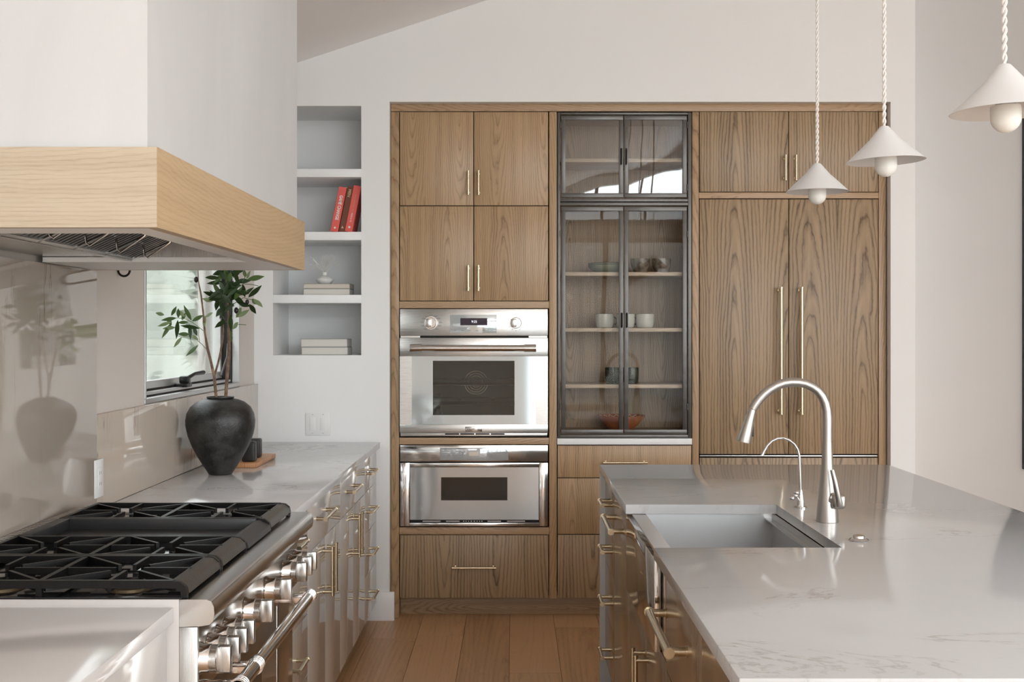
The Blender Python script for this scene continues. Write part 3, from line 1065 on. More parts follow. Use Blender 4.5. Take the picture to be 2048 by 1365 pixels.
def gdoor(xa, xb, ya, yb, hx, hya, hyb, glass):
    fw = 8.5
    m = MB()
    X0, X1, Z0, Z1 = fx(xa), fx(xb), fz(yb), fz(ya)
    wv = fx(fw) - fx(0)
    m.box(X0, X1, YG, YG + 0.016, Z0, Z0 + wv, 0.001)
    m.box(X0, X1, YG, YG + 0.016, Z1 - wv, Z1, 0.001)
    m.box(X0, X0 + wv, YG, YG + 0.016, Z0 + wv, Z1 - wv, 0.001)
    m.box(X1 - wv, X1, YG, YG + 0.016, Z0 + wv, Z1 - wv, 0.001)
    d = m.build('door', M_iframe, gc)
    bx('pane', glass, d, X0 + wv, X1 - wv, YG + 0.006, YG + 0.010, Z0 + wv, Z1 - wv)
    h = MB()
    hxx, za, zb_ = fx(hx), fz(hya), fz(hyb)
    h.tube([(hxx, YG, za), (hxx, YG - 0.016, za), (hxx, YG - 0.018, za - 0.004), (hxx, YG - 0.018, zb_ + 0.004), (hxx, YG - 0.016, zb_), (hxx, YG, zb_)], 0.0042, 8)
    h.build('handle', M_black, d)
    for k_ in (0.12, 0.88):
        zz = Z0 + (Z1 - Z0) * k_
        hx_ = X0 - 0.0035 if xa < 1200 else X1 + 0.0035
        MB().cyl((hx_, YG - 0.003, zz - 0.016), (hx_, YG - 0.003, zz + 0.016), 0.0036, seg=10).build('hinge', M_iframe, d)


gdoor(1122.5, 1246.6, 231, 395, 1242.2, 298.5, 328.5, M_glassd)
gdoor(1248.4, 1373.8, 231, 395, 1252.2, 298.5, 328.5, M_glassd)
gdoor(1122.5, 1246.6, 413.5, 868.5, 1243.3, 627.5, 654.5, M_glassl)
gdoor(1248.4, 1373.8, 413.5, 868.5, 1253.3, 627.5, 654.5, M_glassl)
DIN = 6.60
bx('back_panel', M_oakin, gc, gx0 + 0.012, gx1 - 0.012, DIN, DIN + 0.012, zb, ztop)
bx('side_panel', M_oakin, gc, gx0, gx0 + 0.012, YG + 0.031, DIN + 0.012, zb, ztop)
bx('side_panel', M_oakin, gc, gx1 - 0.012, gx1, YG + 0.031, DIN + 0.012, zb, ztop)
bx('top_panel', M_oakin, gc, gx0 + 0.012, gx1 - 0.012, YG + 0.031, DIN, ztop - 0.012, ztop)
bx('bottom_panel', M_oakin, gc, gx0 + 0.012, gx1 - 0.012, YG + 0.031, DIN, zb, fz(866))
bx('middle_panel', M_oakin, gc, gx0 + 0.012, gx1 - 0.012, YG + 0.031, DIN, fz(411), fz(397))
SZ = {}
YS = YF + 0.04
for nm, ya, yb in (('u', 317, 324.5), ('a', 544.5, 552), ('b', 656.5, 664), ('c', 769.5, 777)):
    SZ[nm] = Pz(ya, YS)
    bx('shelf', M_shelfoak, gc, gx0 + 0.0125, gx1 - 0.0125, YS, DIN - 0.001, Pz(yb, YS), SZ[nm], 0.001)
bx('stone_slab', M_trimw, gc, fx(1114.5), fx(1383.5), YF - 0.012, 6.60, fz(889.5), fz(877.5), 0.001)

# drawers under the display cabinet
dc = empty('drawer_cabinet', (fx(1249), YF + 0.2, 0.1), 'oak cabinet of three wide drawers under the glass display cabinet', 'cabinet')
bx('carcass', M_gasket, dc, fx(1116), fx(1382), YF + 0.025, 6.60, 0.11, fz(892))
for q, (ya, yb) in enumerate(((891, 956.5), (956.5, 1069.7), (1069.7, 1197.5))):
    d = front(dc, 'drawer', 1114.5, 1383.5, ya, yb, M_oakv if q < 2 else M_oakb)
    handle(d, (fx(1249.5), YF, fz((925, 990, 1110)[q])), (1, 0, 0), fx(1293.5) - fx(1206), (0, -1, 0), 0.032, 0.0058)

# refrigerator cabinet
rc = empty('refrigerator_cabinet', (fx(1578), YF + 0.3, 0.1), 'oak panelled refrigerator with tall brass handles and two small doors above', 'refrigerator')
bx('carcass', M_gasket, rc, fx(1401), fx(1754), YF + 0.025, 6.93, 0.11, fz(226))
for xa, xb, hp, hf in ((1398.8, 1577.5, 1569, 1559), (1577.5, 1756.8, 1590, 1600)):
    d = front(rc, 'door', xa, xb, 222.8, 384.5, M_oakb)
    hz(d, hp, 312, 362)
    d = front(rc, 'refrigerator_door', xa, xb, 398, 909.5, M_oakb)
    handle(d, (fx(hf), YF, (fz(575.5) + fz(828)) / 2), (0, 0, 1), fz(575.5) - fz(828), (0, -1, 0), 0.045, 0.0092)
bx('vent_strip', M_steel, rc, fx(1400), fx(1755), YF + 0.002, YF + 0.022, fz(914), fz(911.6), 0.0005)
d = front(rc, 'drawer', 1398.8, 1756.8, 915.5, 1197.5, M_oakb)
handle(d, (fx(1578), YF, fz(990)), (1, 0, 0), 0.4, (0, -1, 0), 0.04, 0.008)

# ------------------------------------------------------------------ range
RY0, RY1 = 2.447, 3.655
rg = empty('range_cooker', (-1.0, (RY0 + RY1) / 2, 0), 'wide stainless steel gas range with black grates and a griddle between them', 'range cooker')
XB = -1.309
bx('side_panel', M_sidep, rg, XB, -0.6775, RY0, RY0 + 0.012, 0.09, 0.930, 0.001)
bx('side_panel', M_sidep, rg, XB, -0.672, RY1 - 0.012, RY1, 0.09, 0.930, 0.001)
bx('side_trim', M_steelz, rg, -0.677, -0.640, RY0, RY0 + 0.012, 0.10, 0.874, 0.001)
bx('body', M_gasket, rg, XB, -0.69, RY0 + 0.012, RY1 - 0.012, 0.09, 0.90)
# front top ledge and bullnose
bn = MB()
pr = [(-0.677, 0.900), (-0.677, 0.930), (-0.622, 0.930), (-0.612, 0.926), (-0.607, 0.915), (-0.606, 0.900), (-0.609, 0.886), (-0.616, 0.879), (-0.632, 0.876), (-0.677, 0.8745)]
bn.prism([(x, z) for x, z in pr], 'y', RY0, RY1)
bn.build('bullnose', M_steely, rg)
bx('control_panel', M_steely, rg, -0.690, -0.655, RY0 + 0.0125, RY1, 0.715, 0.8735, 0.001)
bx('kick_panel', M_steely, rg, -0.72, -0.70, RY0 + 0.012, RY1, 0.01, 0.088)
for sgn in (0, 1):
    ya_, yb_ = ((RY0 + 0.014, 3.408), (3.414, RY1 - 0.003))[sgn]
    od = bx('oven_door', M_steely, rg, -0.690, -0.668, ya_, yb_, 0.12, 0.708, 0.003)
    if sgn == 0:
        bx('window_pane', M_dglass, od, -0.668, -0.667, 2.62, 3.20, 0.28, 0.58)
    HB = MB()
    hx, hz_ = -0.563, 0.745 - 0.0
    y0, y1 = ((RY0 + 0.02, 3.345), (3.40, RY1 - 0.01))[sgn]
    if sgn == 0:
        HB.cyl((hx, y0, hz_), (hx, y1, hz_), 0.0155, seg=24)
        for yc in (y0, 2.62, y1 - 0.035):
            HB.cyl((hx, yc, hz_), (hx, yc + 0.035, hz_), 0.0180, seg=24)
            for r_ in range(3):
                HB.cyl((hx, yc + 0.006 + r_ * 0.010, hz_), (hx, yc + 0.009 + r_ * 0.010, hz_), 0.0190, seg=24)
        for yc in (2.50, 2.64, y1 - 0.02):
            HB.box(-0.690, hx, yc - 0.012, yc + 0.012, hz_ - 0.016, hz_ + 0.006, 0.002)
        HB.build('handle', M_chrome, od)
    else:
        HB.bm.free()
KZ = 0.793
for i, ky in enumerate((2.515, 2.593, 2.668, 2.743, 2.948, 3.200, 3.430, 3.520, 3.600)):
    kb = MB()
    kb.lathe([(0.034, 0.0), (0.034, 0.004), (0.0305, 0.009), (0.030, 0.024), (0.0285, 0.026)], (-0.6545, ky, KZ), 'x', 36)
    kn = kb.build('knob', M_chrome, rg)
    k2 = MB()
    k2.lathe([(0.0285, 0.026), (0.0285, 0.040), (0.026, 0.042), (0, 0.042)], (-0.6545, ky, KZ), 'x', 36)
    k2.box(-0.6545 + 0.040, -0.587, ky - 0.011, ky + 0.011, KZ - 0.027, KZ + 0.027, 0.003)
    k2.build('grip', M_steelz, kn)
MB().cyl((-0.655, 3.635, 0.850), (-0.622, 3.635, 0.857), 0.008, seg=16).build('igniter_light', M_chrome, rg)
# cooktop
bx('cooktop', M_enamel, rg, -1.244, -0.690, RY0 + 0.0125, RY1 - 0.0125, 0.9005, 0.920, 0.002)
bx('cooktop_lip', M_enamel, rg, -1.244, -0.672, RY0 + 0.001, RY0 + 0.0115, 0.9305, 0.934, 0.0005)
# rear island trim with slots
vt = MB()
vt.box(XB, -1.250, RY0, RY1 + 0.004, 0.930, 0.948, 0.002)
vtr = vt.build('rear_trim', M_steely, rg)
sm = MB()
for q in range(46):
    yv = RY0 + 0.03 + q * 0.0252
    sm.box(-1.300, -1.262, yv, yv + 0.006, 0.9478, 0.9515, 0.001, 1)
sm.build('louver', M_chrome, vtr, kind='stuff')
GX0, GX1, GZ = -1.238, -0.664, 0.966
secs = [(2.457, 2.744), (2.747, 3.008), (3.008, 3.290), (3.294, 3.600)]


def bar(m, p0, p1, wd, z0, z1):
    p0, p1 = Vector((*p0, 0)), Vector((*p1, 0))
    d = (p1 - p0).normalized()
    nn = Vector((-d.y, d.x, 0)) * wd / 2
    c = [p0 - nn, p1 - nn, p1 + nn, p0 + nn]
    m.hexa([(q.x, q.y, z0) for q in c] + [(q.x, q.y, z1) for q in c])


for si, (sa, sb) in enumerate(secs):
    if si == 2:
        gr = MB()
        a, b_ = sa + 0.002, sb - 0.002
        gr.box(GX0, -0.70, a, a + 0.008, 0.922, 0.955, 0.001)
        gr.box(-1.205, -0.70, b_ - 0.010, b_, 0.922, 0.966, 0.001)
        gr.box(GX0, -1.205, a + 0.008, b_, 0.922, 0.966, 0.001)
        gr.box(-1.205, -0.70, a + 0.008, b_ - 0.010, 0.922, 0.938)
        gr.prism([(-0.70, 0.922), (-0.70, 0.962), (-0.690, 0.962), (-0.664, 0.948), (-0.660, 0.934), (-0.668, 0.932)], 'y', a, b_)
        gr.build('griddle', M_griddle, rg)
        continue
    gt = MB()
    z0, z1 = GZ - 0.016, GZ
    w_ = 0.012
    for yy in (sa + 0.007, sb - 0.007):
        bar(gt, (GX0, yy), (GX1 - 0.03, yy), w_, z0, z1)
    bar(gt, (GX0 + 0.006, sa), (GX0 + 0.006, sb), w_, z0, z1)
    xm = (GX0 + GX1 - 0.03) / 2
    bar(gt, (xm, sa + 0.01), (xm, sb - 0.01), w_, z0 - 0.004, z1 - 0.001)
    # curved side ends down at front
    for yy in (sa, sb - w_):
        gt.prism([(GX1 - 0.035, z0), (GX1 - 0.035, z1), (GX1 - 0.014, z1 - 0.003), (GX1 - 0.003, z1 - 0.012), (GX1, z1 - 0.026), (GX1, 0.931), (GX1 - 0.012, 0.931), (GX1 - 0.014, z0 - 0.004), (GX1 - 0.024, z0)], 'y', yy, yy + w_)
    # feet
    for fxv in (GX0, xm - 0.006):
        for yy in (sa + 0.001, sb - w_):
            gt.box(fxv, fxv + 0.012, yy, yy + 0.011, 0.921, z0)
    yc = (sa + sb) / 2
    for bi, bxx in enumerate(((GX0 + xm) / 2, (xm + GX1 - 0.02) / 2)):
        hw = (xm - GX0) / 2 - 0.004
        for a in range(0, 360, 45):
            ca, sa_ = cos(radians(a)), sin(radians(a))
            hy = (sb - sa) / 2 - 0.008
            t = min(hw / abs(ca) if abs(ca) > 1e-3 else 9, hy / abs(sa_) if abs(sa_) > 1e-3 else 9)
            rin = 0.030 if a % 90 == 0 else 0.045
            p_in = (bxx + ca * rin, yc + sa_ * rin)
            p_out = (bxx + ca * t, yc + sa_ * t)
            bar(gt, p_in, p_out, 0.008, GZ - 0.014, GZ - 0.0005)
            # pointed drop fin midway
            pm = Vector(((p_in[0] * 0.45 + p_out[0] * 0.55), (p_in[1] * 0.45 + p_out[1] * 0.55)))
            q = Vector((p_out[0], p_out[1]))
            bar(gt, (pm.x, pm.y), (q.x, q.y), 0.008, GZ - 0.024, GZ - 0.0145)
    gto = gt.build('grate', M_iron, rg)
    fb = MB()
    fb.prism([(GX1 - 0.034, z0 - 0.001), (GX1 - 0.034, z1 - 0.001), (GX1 - 0.014, z1 - 0.004), (GX1 - 0.002, z1 - 0.015), (GX1 + 0.001, z1 - 0.028), (GX1 - 0.010, z1 - 0.030), (GX1 - 0.016, z0 - 0.004)], 'y', sa + 0.013, sb - 0.013)
    fb.build('front_bar', M_ironedge, gto)
    for bxx in ((GX0 + xm) / 2, (xm + GX1 - 0.02) / 2):
        bu = MB()
        bu.lathe([(0.050, 0.920), (0.048, 0.926), (0.036, 0.930), (0.034, 0.936), (0.030, 0.939), (0, 0.940)], (bxx, yc, 0), 'z', 28)
        bo = bu.build('burner', M_burn, rg)
        cp_ = MB().lathe([(0.0, 0.950), (0.024, 0.949), (0.028, 0.945), (0.028, 0.940), (0, 0.940)], (bxx, yc, 0), 'z', 28)
        cp_.build('burner_cap', M_enamel, bo)

# ------------------------------------------------------------------ left base cabinets, worktops
XFc = -0.700
ZL = [0.10, 0.313, 0.520, 0.717, 0.884]


def lfront(par, name, ya, yb, za, zb_, g=0.0016):
    return bx(name, M_lacq, par, XFc - 0.02, XFc, ya + g, yb - g, za + g, zb_ - g, 0.0012)


def lhandle(d, y, z, L, vert=False):
    handle(d, (XFc, y, z), (0, 0, 1) if vert else (0, 1, 0), L, (1, 0, 0), 0.034, 0.0066)


def base(name, ya, yb, label):
    o = empty(name, (-1.0, (ya + yb) / 2, 0), label, 'cabinet', None)
    bx('carcass', M_lacq, o, -1.308, XFc - 0.0205, ya + 0.001, yb - 0.001, 0.10, 0.884)
    bx('kick_board', M_kick, o, -1.308, XFc - 0.075, ya + 0.001, yb - 0.001, 0.001, 0.0995)
    return o


cD = base('base_cabinet', 3.658, 4.107, 'narrow cream drawer cabinet right beside the range')
for q in range(4):
    d = lfront(cD, 'drawer', 3.658, 4.107, ZL[q], ZL[q + 1])
    lhandle(d, 3.83, (ZL[q] + ZL[q + 1]) / 2, 0.15)
cA = base('base_cabinet', 4.107, 4.872, 'cream two-door cabinet between the range-side drawers and the middle')
d = lfront(cA, 'drawer', 4.107, 4.872, ZL[3], ZL[4])
lhandle(d, 4.40, 0.812, 0.25)
d = lfront(cA, 'door', 4.107, 4.488, ZL[0], ZL[3])
lhandle(d, 4.440, 0.596, 0.178, True)
d = lfront(cA, 'door', 4.488, 4.872, ZL[0], ZL[3])
lhandle(d, 4.530, 0.596, 0.178, True)
cB = base('base_cabinet', 4.872, 5.675, 'cream two-door cabinet next to the end drawer stack by the back wall')
d = lfront(cB, 'drawer', 4.872, 5.675, ZL[3], ZL[4])
lhandle(d, 5.17, 0.806, 0.25)
d = lfront(cB, 'door', 4.872, 5.264, ZL[0], ZL[3])
lhandle(d, 5.215, 0.596, 0.178, True)
d = lfront(cB, 'door', 5.264, 5.675, ZL[0], ZL[3])
lhandle(d, 5.305, 0.596, 0.178, True)
cC = base('base_cabinet', 5.675, 6.176, 'cream four-drawer cabinet against the back wall')
for q in range(4):
    d = lfront(cC, 'drawer', 5.675, 6.15, ZL[q], ZL[q + 1])
    lhandle(d, 5.82, (ZL[q] + ZL[q + 1]) / 2 + 0.004, 0.20)
cN = base('base_cabinet', 1.20, 2.440, 'cream base cabinet on the near side of the range')
for ya, yb in ((1.20, 1.82), (1.82, 2.44)):
    for q in range(4):
        d = lfront(cN, 'drawer', ya, yb, ZL[q], ZL[q + 1])
        lhandle(d, (ya + yb) / 2, (ZL[q] + ZL[q + 1]) / 2, 0.2)
bx('worktop', M_quartz2, None, -1.309, -0.684, 3.662, YW - 0.0165, 0.8845, 0.915, 0.0015,
   label='pale quartz worktop beyond the range under the black vase', cat='worktop')
bx('worktop', M_quartz3, None, -1.309, -0.687, 1.18, 2.441, 0.8845, 0.915, 0.0015,
   label='pale quartz worktop on the near side of the range, bottom left', cat='worktop')
sp = empty('backsplash', (-1.32, 3.8, 0.9155), 'glossy beige veined quartz slab covering the wall behind the range and worktop', 'backsplash')
bx('tall_slab', M_splash, sp, XL + 0.0005, -1.3095, 1.0, 3.80, 0.9155, 1.6655, 0.001)
bx('low_slab', M_splash, sp, XL + 0.0005, -1.3095, 3.8005, YW - 0.001, 0.9155, 1.2125, 0.0015)

# ------------------------------------------------------------------ range hood
hd = empty('range_hood', (-1.0, 3.02, 1.66), 'big plastered range hood with a light oak band and steel filters', 'range hood')
HZ0, HZ1 = 1.6665, 1.817
HY0, HY1 = 2.256, 3.785


def hxf(y, off=0.0):  # front face line of the band, slightly out of square
    return -0.666 + (y - HY0) / (HY1 - HY0) * 0.011 - off


BT = 0.022
for nm, ya, yb in (('front', HY0, HY1),):
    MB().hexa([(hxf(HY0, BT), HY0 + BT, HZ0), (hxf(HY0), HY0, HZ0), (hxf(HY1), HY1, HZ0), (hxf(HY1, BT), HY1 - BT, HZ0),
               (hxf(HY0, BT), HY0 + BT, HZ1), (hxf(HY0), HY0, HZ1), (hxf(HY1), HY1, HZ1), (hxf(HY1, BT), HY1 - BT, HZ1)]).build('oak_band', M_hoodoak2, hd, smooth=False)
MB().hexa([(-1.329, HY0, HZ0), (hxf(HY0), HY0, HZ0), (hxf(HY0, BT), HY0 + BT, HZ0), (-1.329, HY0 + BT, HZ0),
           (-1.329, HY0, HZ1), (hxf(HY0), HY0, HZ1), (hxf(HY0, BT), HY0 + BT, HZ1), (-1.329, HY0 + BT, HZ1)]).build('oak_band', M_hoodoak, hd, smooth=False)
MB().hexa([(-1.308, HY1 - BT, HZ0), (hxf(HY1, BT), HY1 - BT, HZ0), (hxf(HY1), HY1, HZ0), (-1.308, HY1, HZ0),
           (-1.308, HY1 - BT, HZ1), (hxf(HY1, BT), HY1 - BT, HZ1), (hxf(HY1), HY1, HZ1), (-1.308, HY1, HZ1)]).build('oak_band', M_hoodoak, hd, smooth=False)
# plaster chimney
UY0, UY1 = 2.266, 3.783
ua, ub = -0.6865, -0.6785
MB().hexa([(-1.328, UY0, HZ1 + 0.0005), (ua, UY0, HZ1 + 0.0005), (ub, UY1, HZ1 + 0.0005), (-1.328, UY1, HZ1 + 0.0005),
           (-1.328, UY0, zc(-1.328) - 0.002), (ua, UY0, zc(ua) - 0.002), (ub, UY1, zc(ub) - 0.002), (-1.328, UY1, zc(-1.328) - 0.002)]).build('chimney', M_plaster, hd, smooth=False)
# white underside rim
IY0, IY1, IXF, IXB = 2.402, 3.355, -0.741, -1.058
ri = MB()
zt = HZ0 + 0.014
ri.box(-1.30, -0.690, HY0 + BT + 0.001, IY0, HZ0 + 0.0005, zt)
ri.box(-1.307, -0.680, IY1, HY1 - BT - 0.001, HZ0 + 0.0005, zt)
ri.box(IXF, -0.689, IY0, IY1, HZ0 + 0.0005, zt)
ri.build('underside_rim', M_trimw, hd, smooth=False)
bx('rear_panel', M_steely, hd, -1.308, IXB, IY0, IY1 + 0.0, 1.682, 1.690)
ln = MB()
ln.box(IXB - 0.01, IXB, IY0, IY1, HZ0 + 0.002, 1.681)
ln.box(IXB, IXF - 0.001, IY1 + 0.0002, IY1 + 0.004, HZ0 + 0.0145, HZ1 - 0.002)
ln.box(IXB, IXF - 0.001, IY0 - 0.004, IY0 - 0.0002, HZ0 + 0.0145, HZ1 - 0.002)
ln.box(IXF + 0.0005, IXF + 0.004, IY0, IY1, HZ0 + 0.0145, HZ1 - 0.002)
ln.build('liner', M_steelz, hd, smooth=False)
SLP = 0.46


def bz(x): return HZ0 + 0.004 + (x - IXB) * SLP


BX1 = IXF - 0.012
nF = 4
fl_w = 0.2185
bx('filter_blank', M_steely, hd, IXB + 0.002, BX1, IY0 + 0.002, 2.468, bz(IXB) + 0.01, bz(IXB) + 0.014)
for q in range(nF):
    ya = 2.470 + q * fl_w
    yb = ya + fl_w - 0.002
    fm = MB()
    # frame
    for (a, b_) in ((ya, ya + 0.006), (yb - 0.006, yb)):
        fm.hexa([(IXB, a, bz(IXB)), (BX1, a, bz(BX1)), (BX1, b_, bz(BX1)), (IXB, b_, bz(IXB)),
                 (IXB, a, bz(IXB) + 0.012), (BX1, a, bz(BX1) + 0.012), (BX1, b_, bz(BX1) + 0.012), (IXB, b_, bz(IXB) + 0.012)])
    for (a, b_) in ((IXB, IXB + 0.010), (BX1 - 0.010, BX1)):
        fm.hexa([(a, ya, bz(a)), (b_, ya, bz(b_)), (b_, yb, bz(b_)), (a, yb, bz(a)),
                 (a, ya, bz(a) + 0.012), (b_, ya, bz(b_) + 0.012), (b_, yb, bz(b_) + 0.012), (a, yb, bz(a) + 0.012)])
    fo_ = fm.build('filter', M_steely, hd, smooth=False)
    MB().hexa([(IXB + 0.003, ya + 0.003, bz(IXB + 0.003) + 0.0125), (BX1, ya + 0.003, bz(BX1) + 0.0125), (BX1, yb - 0.003, bz(BX1) + 0.0125), (IXB + 0.003, yb - 0.003, bz(IXB + 0.003) + 0.0125),
               (IXB + 0.003, ya + 0.003, bz(IXB + 0.003) + 0.014), (BX1, ya + 0.003, bz(BX1) + 0.014), (BX1, yb - 0.003, bz(BX1) + 0.014), (IXB + 0.003, yb - 0.003, bz(IXB + 0.003) + 0.014)]).build('filter_core', M_gasket, fo_, smooth=False)
    nb = 8
    for s_ in range(nb):
        c0 = ya + 0.010 + (yb - ya - 0.020) * s_ / nb
        c1 = c0 + (yb - ya - 0.020) / nb * 0.45
        a, b_ = IXB + 0.010, BX1 - 0.010
        MB().hexa([(a, c0, bz(a) + 0.001), (b_, c0, bz(b_) + 0.001), (b_, c1, bz(b_) + 0.001), (a, c1, bz(a) + 0.001),
                   (a, c0, bz(a) + 0.008), (b_, c0, bz(b_) + 0.008), (b_, c1, bz(b_) + 0.008), (a, c1, bz(a) + 0.008)]).build('baffle', M_baffle, fo_, smooth=False)
    # hanging loop handle
    x0_, x1_ = -0.985, -0.910
    ym = (ya + yb) / 2 - 0.02
    zz0, zz1 = bz(x0_), bz(x1_)
    MB().tube([(x0_, ym, zz0 + 0.002), (x0_ + 0.004, ym, zz0 - 0.028), (x0_ + 0.012, ym, zz0 - 0.034), (x1_ - 0.012, ym, zz1 - 0.034), (x1_ - 0.004, ym, zz1 - 0.028), (x1_, ym, zz1 + 0.002)], 0.0028, 8).build('loop_handle', M_chrome, fo_)
bx('filter_backing', M_gasket, hd, IXB + 0.001, IXF - 0.006, IY0 + 0.001, IY1 - 0.002, HZ1 - 0.006, HZ1 - 0.0025)

# ring hook on the painted wall under the hood
rh = MB()
YR = 4.05
rh.torus((Px(248, YR), YR, Pz(541, YR)), 0.0195, 0.0038, 'y', 32, 10)
rh.cyl((-1.3295, YR, Pz(535, YR)), (Px(248, YR) - 0.015, YR, Pz(535, YR)), 0.0038, seg=10)
rh.build('ring_hook', M_black, None, label='small black metal ring hook on the wall just under the hood', cat='hook')

# ------------------------------------------------------------------ island
IX0_, IX1_, IYN, IYF = 0.361, 1.580, 1.94, 5.112
SY0, SY1, SX1 = 3.1256, 3.913, 0.849
TZ0, TZ1 = 0.885, 0.915
isl = empty('island_worktop', (0.97, 3.5, 0), 'thick white quartz worktop and side panels of the kitchen island, bottom right', 'worktop')
tm = MB()
tm.prism([(IX0_, IYN), (IX1_, IYN), (IX1_, IYF), (IX0_, IYF), (IX0_, SY1), (SX1, SY1), (SX1, SY0), (IX0_, SY0)], 'z', TZ0, TZ1)
bmesh.ops.bevel(tm.bm, geom=[e for e in tm.bm.edges], offset=0.0014, segments=2, affect='EDGES', profile=0.5)
tm.build('top_slab', M_quartz, isl, ang=60)
bx('side_slab', M_quartz, isl, IX0_, IX1_, IYF - 0.03, IYF, 0.0005, TZ0 - 0.0003, 0.001)
bx('side_slab', M_quartz, isl, IX0_, IX1_, IYN, IYN + 0.03, 0.0005, TZ0 - 0.0003, 0.001)
XI = 0.383


def icab(ya, yb, label, top=0.8835):
    o = empty('island_cabinet', (0.7, (ya + yb) / 2, 0), label, 'cabinet')
    bx('carcass', M_oaki, o, XI + 0.021, 1.20, ya + 0.0005, yb - 0.0005, 0.10, top)
    bx('kick_board', M_kick, o, XI + 0.07, 1.20, ya + 0.0005, yb - 0.0005, 0.001, 0.0995)
    return o


def ifront(par, name, ya, yb, za, zb_, g=0.0016):
    return bx(name, M_oaki, par, XI, XI + 0.02, ya + g, yb - g, za + g, zb_ - g, 0.0012)


def ihandle(d, y, z, L, r=0.0075, vert=False, proj=0.040):
    handle(d, (XI, y, z), (0, 0, 1) if vert else (0, 1, 0), L, (-1, 0, 0), proj, r)


i1 = icab(4.616, 5.081, 'oak island cabinet of four narrow drawers at the far end')
for q in range(4):
    d = ifront(i1, 'drawer', 4.616, 5.081, ZL[q], ZL[q + 1])
    ihandle(d, 4.77, (ZL[q] + ZL[q + 1]) / 2, 0.15)
i2 = icab(4.023, 4.615, 'oak panelled dishwasher in the island beside the four-drawer stack')
i2['category'] = 'dishwasher'
i2.name = 'dishwasher'
d = ifront(i2, 'door', 4.023, 4.615, 0.10, 0.884)
ihandle(d, 4.40, 0.776, 0.36, 0.0095, proj=0.045)
i3 = icab(3.05, 4.022, 'oak two-door island cabinet under the steel sink', top=0.60)
for ya, yb, hy in ((3.05, 3.495, 3.455), (3.495, 4.022, 3.54)):
    d = ifront(i3, 'door', ya, yb, 0.10, 0.640)
    ihandle(d, hy, 0.46, 0.178, 0.0068, True, 0.036)
MB().box(XI, XI + 0.02, SY1 + 0.002, 4.0205, 0.6425, 0.8835, 0.001).build('filler', M_oaki, i3)
MB().box(XI, XI + 0.02, 3.0515, SY0 - 0.002, 0.6425, 0.8835, 0.001).build('filler', M_oaki, i3)
i4 = icab(2.47, 3.049, 'oak island drawer cabinet on the near side of the sink')
for za, zb_, hz2 in ((0.10, 0.36, 0.23), (0.36, 0.62, 0.49), (0.62, 0.884, 0.765)):
    d = ifront(i4, 'drawer', 2.47, 3.049, za, zb_)
    ihandle(d, 2.86, hz2, 0.40, 0.0105, proj=0.042)
i5 = icab(1.971, 2.469, 'oak island drawer cabinet at the near end of the island')
for za, zb_, hz2 in ((0.10, 0.36, 0.23), (0.36, 0.62, 0.49), (0.62, 0.884, 0.765)):
    d = ifront(i5, 'drawer', 1.971, 2.469, za, zb_)
    ihandle(d, 2.20, hz2, 0.32, 0.0105, proj=0.042)
bx('island_back', M_oaki, isl, 1.203, 1.223, 1.971, 5.081, 0.001, 0.8835)

# sink
sk = empty('apron_sink', (0.6, (SY0 + SY1) / 2, 0.64), 'stainless steel apron front sink set in the island top', 'sink')
bx('apron', M_apron, sk, 0.3625, 0.382, SY0 + 0.001, SY1 - 0.001, 0.643, 0.8835, 0.003)
so = MB()
bxl, bxr, by0, by1, bz0 = 0.428, 0.836, SY0 - 0.012, SY1 + 0.012, 0.645
so.box(0.382, bxl, SY0 + 0.001, SY1 - 0.001, 0.872, 0.8835, 0.001)
so.build('front_rim', M_rimst, sk)
bo = MB()
t = 0.008
bo.box(bxl - t, bxl, by0, by1, bz0, 0.8715)
bo.box(bxr, bxr + t, by0, by1, bz0, 0.8835)
bo.box(bxl, bxr, by0 - t, by0, bz0, 0.8835)
bo.box(bxl, bxr, by1, by1 + t, bz0, 0.8835)
bo.box(bxl - t, bxr + t, by0 - t, by1 + t, bz0 - t, bz0)
bo.build('bowl', M_sink, sk, smooth=False)
bx('ledge', M_steely, sk, bxr - 0.022, bxr - 0.0005, by0 + 0.001, by1 - 0.001, 0.866, 0.870)
MB().lathe([(0, 0.003), (0.03, 0.003), (0.045, 0.006), (0.056, 0.004), (0.057, 0.0)], (0.63, 3.52, bz0), 'z', 32).build('drain', M_chrome, sk)
i3c = [c for c in kids(i3) if c.name.startswith('carcass')]

# faucet
YFt = 3.56
fcx = lambda c: Px(1440 + c / 3.4125, YFt)
fcz = lambda c: Pz(720 + c / 3.4125, YFt)
fa = empty('kitchen_faucet', (fcx(733), YFt, 0.9155), 'tall brushed nickel pull-down faucet arching over the sink', 'faucet')
prof = [(75.5, 1118), (75.5, 1112), (67, 1000), (55, 900), (46, 820), (40, 740), (36, 660), (34, 590), (33, 576)]
zb0 = 0.9155
b0 = MB()
z1118, z576 = fcz(1118), fcz(576)
b0.lathe([(0.0, 0.0)] + [(r / 3.4125 * YFt / F, (fcz(z) - z1118)) for r, z in prof] + [(0.0, z576 - z1118)], (fcx(733), YFt, zb0), 'z', 40)
b0.build('base', M_nickel, fa)
path = [(733, 577), (733, 480), (733, 400), (730, 345), (718, 295), (697, 250), (668, 212), (630, 184), (585, 164), (535, 154), (485, 153), (435, 160), (385, 178), (340, 204), (300, 236), (268, 270), (243, 304), (222, 338)]
neck = MB().tube([(fcx(x), YFt, fcz(z)) for x, z in path], [33 / 3.4125 * YFt / F] * 3 + [31 / 3.4125 * YFt / F] * (len(path) - 4) + [28 / 3.4125 * YFt / F], 24)
neck.build('spout', M_nickel, fa)
sc_ = YFt / F / 3.4125
